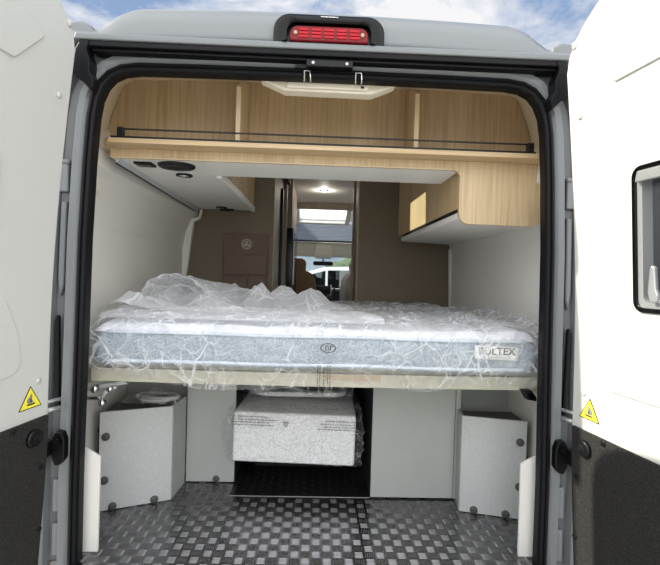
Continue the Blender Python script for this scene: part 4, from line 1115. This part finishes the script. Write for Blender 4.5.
def topfilm(a, u):
    x = fx0 - 0.014 + (fx1 - fx0 + 0.03) * a; y = fy0 - 0.016 + 0.40 * u
    return MF @ Vector((x, y, fz1 + 0.010 + 0.014 * max(-0.3, crease(x, y, 6, 7)) ))
bm_.grid(topfilm, 90, 50); bm_.build('film_cover', M['film3'], fbx)
pm = MB()
for i, (x0, x1, z) in enumerate(((-0.365, -0.20, 0.345), (-0.368, -0.16, 0.331), (-0.368, -0.20, 0.319), (-0.36, -0.17, 0.307), (0.06, 0.19, 0.338), (0.03, 0.19, 0.324), (0.05, 0.19, 0.312), (0.02, 0.19, 0.300))):
    if i == 4: pm.build('printed_text', M['ink'], fbx); pm = MB()
    x = x0
    while x < x1:
        w_ = 0.006 + 0.012 * random.random()
        pm.box(x, min(x + w_, x1), fy0 - 0.0225, fy0 - 0.022, z, z + 0.0035 * (1 if random.random() > 0.2 else 0.6), MF); x += w_ + 0.004
pmark = MB(); c0 = (-0.125, 0.322)
for p, q in (((-0.011, 0.006), (0.011, 0.006)), ((-0.013, 0.006), (-0.009, -0.006)), ((-0.009, -0.008), (0.0, -0.016)), ((0.0, -0.016), (0.009, -0.008)), ((0.009, -0.006), (0.013, 0.006)), ((-0.004, 0.003), (-0.004, -0.007)), ((0.003, 0.003), (0.004, -0.007))):
    pmark.tube([MF @ Vector((c0[0] + p[0], fy0 - 0.0225, c0[1] + p[1])), MF @ Vector((c0[0] + q[0], fy0 - 0.0225, c0[1] + q[1]))], 0.0013, 6)
pm.build('printed_text', M['ink'], fbx); pmark.build('recycling_mark', M['ink'], fbx)
tr_ = thing('tray', (-0.06, 0.80, 0.385), 'black tray with white rim on top of the foam box under film', 'tray')
MB().prism(rrect(-0.315, 0.165, 0.70, 1.0, 0.09), 0.388, 0.412, 'Z').build('rim', M['whitep'], tr_, bevel=0.008)
MB().prism(rrect(-0.295, 0.145, 0.72, 0.98, 0.08), 0.413, 0.50, 'Z').build('lid', M['gloss'], tr_, bevel=0.02, seg=3)
tf = MB()
def trayfilm(a, u):
    x = -0.335 + 0.53 * a; z = 0.40 + 0.16 * u
    return (x, 0.69 - 0.02 * math.sin(a * PI) + 0.02 * u + 0.02 * crease(x, z, 5, 9), z)
tf.grid(trayfilm, 80, 30); tf.build('film', M['film'], tr_)
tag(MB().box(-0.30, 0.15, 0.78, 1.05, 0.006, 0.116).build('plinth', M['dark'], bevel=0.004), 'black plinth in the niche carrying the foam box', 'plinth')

# roof hatch over the bed (lets the sun patch fall on the right cabinet)
rh = thing('roof_hatch', ((HX0 + HX1) / 2, (HY0 + HY1) / 2, ZC), 'clear roof hatch above the bed', 'roof hatch')
rv = MB()
for (x0, x1, y0, y1) in ((HX0 - 0.02, HX0, HY0 - .02, HY1 + .02), (HX1, HX1 + 0.02, HY0 - .02, HY1 + .02), (HX0, HX1, HY0 - .02, HY0), (HX0, HX1, HY1, HY1 + .02)):
    rv.box(x0, x1, y0, y1, ZC - 0.004, 1.945)
rv.build('frame', M['whitep'], rh)
MB().box(HX0 - 0.01, HX1 + 0.01, HY0 - 0.01, HY1 + 0.01, 1.946, 1.950).build('dome', M['glass'], rh)

# ------------------------------------------------------------------ outside
gr = MB().box(-40, 40, -40, 60, -0.66, -0.56).build('ground', M['asphalt']); struct(gr)
car = thing('car', (0.4, 12.5, -0.56), 'white car parked in front of the van, seen through the windscreen', 'car')
prof_ = [(-2.2, -0.25), (-2.2, 0.35), (-2.0, 0.50), (-1.3, 0.62), (-0.75, 1.05), (-0.2, 1.22), (0.6, 1.26), (1.3, 1.18), (1.9, 0.72), (2.1, 0.60), (2.2, 0.20), (2.2, -0.25)]
MB().prism([(x + 0.4, z) for x, z in prof_], 11.7, 13.4, 'Y').build('body', M['vanwhite'], car, bevel=0.08, seg=3)
for gx in ([(-1.05, 0.64), (-0.62, 0.99), (-0.15, 1.12), (-0.15, 0.62)], [(-0.08, 0.62), (-0.08, 1.13), (0.62, 1.15), (0.62, 0.62)], [(0.70, 0.62), (0.70, 1.15), (1.22, 1.08), (1.6, 0.70)]):
    MB().prism([(x + 0.4, z) for x, z in gx], 11.685, 11.70, 'Y').build('side_window', M['dglass'], car)
for x in (-1.4, 1.45):
    MB().lathe([(0.32, 11.66), (0.32, 11.88), (0.2, 11.88)], (x + 0.4, 0, -0.24), 'Y', 28).build('wheel', M['tyre'], car)
def bush(x, y, r_, h_, label, nm='tree'):
    t_ = thing(nm, (x, y, -0.56), label, 'tree', 'trees beyond the white car')
    MB().tube([(x, y, -0.56), (x, y, -0.56 + h_ * 0.5)], 0.12, 10).build('trunk', M['bark'], t_)
    b_ = MB()
    def P(a, u):
        th = a * 2 * PI; ph = u * PI; p = Vector((math.sin(ph) * math.cos(th), math.sin(ph) * math.sin(th), math.cos(ph)))
        k_ = 1 + 0.45 * noise.noise(p * 3 + Vector((x, y, 0))) + 0.25 * noise.noise(p * 9)
        return (x + p.x * r_ * k_, y + p.y * r_ * k_, -0.56 + h_ * 0.62 + p.z * h_ * 0.42 * k_)
    b_.grid(P, 40, 26); b_.build('crown', M['leaf'], t_, smooth=True)
bush(-2.2, 17, 1.3, 2.1, 'low green tree beyond the car, left of the mirror'); bush(1.9, 18, 1.4, 2.2, 'green tree beyond the car, right of the mirror')
# neighbouring white motorhome behind the viewer, seen only as a reflection in the door window
nv = thing('motorhome', (-3.6, -7.5, -0.56), 'white motorhome parked behind, mirrored in the door window', 'motorhome')
MB().box(-5.0, -2.6, -10.5, -5.2, -0.26, 1.9).build('body', M['vanwhite'], nv, bevel=0.12, seg=3)
MB().box(-4.2, -3.2, -5.2, -5.18, 0.75, 1.3).build('window', M['dglass'], nv)
for y in (-9.4, -6.3):
    MB().lathe([(0.34, -2.62), (0.34, -2.55), (0.2, -2.55)], (0, y, -0.22), 'X', 24).build('wheel', M['tyre'], nv)

# ------------------------------------------------------------------ sky and sun
w = bpy.data.worlds.new('sky'); SC.world = w; w.use_nodes = True
T = w.node_tree; N, L = T.nodes, T.links
bg = N['Background']
tc = N.new('ShaderNodeTexCoord')
mp = N.new('ShaderNodeMapping'); mp.inputs['Scale'].default_value = (1.0, 1.0, 2.2); mp.inputs['Location'].default_value = (0.35, 0.0, 0.2)
L.new(tc.outputs['Generated'], mp.inputs['Vector'])
nz = N.new('ShaderNodeTexNoise'); nz.inputs['Scale'].default_value = 2.6; nz.inputs['Detail'].default_value = 8; nz.inputs['Roughness'].default_value = 0.62
nz.inputs['Distortion'].default_value = 0.35
L.new(mp.outputs[0], nz.inputs['Vector'])
cr = N.new('ShaderNodeValToRGB')
cr.color_ramp.elements[0].position = 0.44; cr.color_ramp.elements[0].color = (0, 0, 0, 1)
cr.color_ramp.elements[1].position = 0.57; cr.color_ramp.elements[1].color = (1, 1, 1, 1)
L.new(nz.outputs['Fac'], cr.inputs[0])
sx = N.new('ShaderNodeSeparateXYZ'); L.new(tc.outputs['Generated'], sx.inputs[0])
hr = N.new('ShaderNodeMapRange'); hr.inputs[1].default_value = 0.0; hr.inputs[2].default_value = 0.9
L.new(sx.outputs['Z'], hr.inputs[0])
sk = N.new('ShaderNodeMix'); sk.data_type = 'RGBA'
sk.inputs[6].default_value = s2l((186, 204, 230)); sk.inputs[7].default_value = s2l((96, 140, 200))
L.new(hr.outputs[0], sk.inputs[0])
cl = N.new('ShaderNodeMix'); cl.data_type = 'RGBA'; cl.inputs[7].default_value = (1.0, 1.0, 1.02, 1)
L.new(cr.outputs[0], cl.inputs[0]); L.new(sk.outputs[2], cl.inputs[6])
# sky behind the viewer brightened, as an added cloud bank, to light the interior
bk = N.new('ShaderNodeMapRange'); bk.inputs[1].default_value = 0.15; bk.inputs[2].default_value = -0.45
bk.inputs[3].default_value = 0.0; bk.inputs[4].default_value = 1.0
L.new(sx.outputs['Y'], bk.inputs[0])
SKY_F, SKY_B = 0.56, 1.6
st_ = N.new('ShaderNodeMapRange'); st_.inputs[3].default_value = SKY_F; st_.inputs[4].default_value = SKY_B
L.new(bk.outputs[0], st_.inputs[0])
c2 = N.new('ShaderNodeMix'); c2.data_type = 'RGBA'; c2.inputs[7].default_value = (0.97, 0.985, 1.0, 1)
L.new(bk.outputs[0], c2.inputs[0]); L.new(cl.outputs[2], c2.inputs[6])
L.new(c2.outputs[2], bg.inputs[0]); L.new(st_.outputs[0], bg.inputs[1])

sd_ = bpy.data.lights.new('sun', 'SUN'); sd_.energy = 4.6; sd_.angle = math.radians(0.6); sd_.color = (1.0, 0.94, 0.79)
so_ = bpy.data.objects.new('sun', sd_); COL.objects.link(so_)
so_.rotation_euler = Vector((1, -0.072, -0.765)).to_track_quat('-Z', 'Y').to_euler(); so_.location = (-6, 0, 6)

# ------------------------------------------------------------------ camera
yaw, pit, rol = 0.030, 0.0165, 0.030
F = Vector((math.sin(yaw) * math.cos(pit), math.cos(yaw) * math.cos(pit), -math.sin(pit)))
R0 = Vector((math.cos(yaw), -math.sin(yaw), 0)); U0 = R0.cross(F)
Rr = R0 * math.cos(rol) + U0 * math.sin(rol); U = Rr.cross(F)
cam = bpy.data.cameras.new('camera'); cam.sensor_fit = 'HORIZONTAL'; cam.sensor_width = 36; cam.lens = 454 / 660 * 36
cam.clip_start = 0.02
co_ = bpy.data.objects.new('camera', cam); COL.objects.link(co_)
Mc = Matrix((Rr, U, -F)).transposed().to_4x4(); Mc.translation = Vector((-0.0085, -1.55, 1.0))
co_.matrix_world = Mc
SC.camera = co_
SC.view_settings.view_transform = 'Standard'; SC.view_settings.look = 'None'
SC.view_settings.gamma = 1; SC.view_settings.use_curve_mapping = False
SC.view_settings.exposure = 0.74
SC.cycles.transparent_max_bounces = 24
SC.cycles.max_bounces = 10; SC.cycles.diffuse_bounces = 5
SC.cycles.sample_clamp_indirect = 6
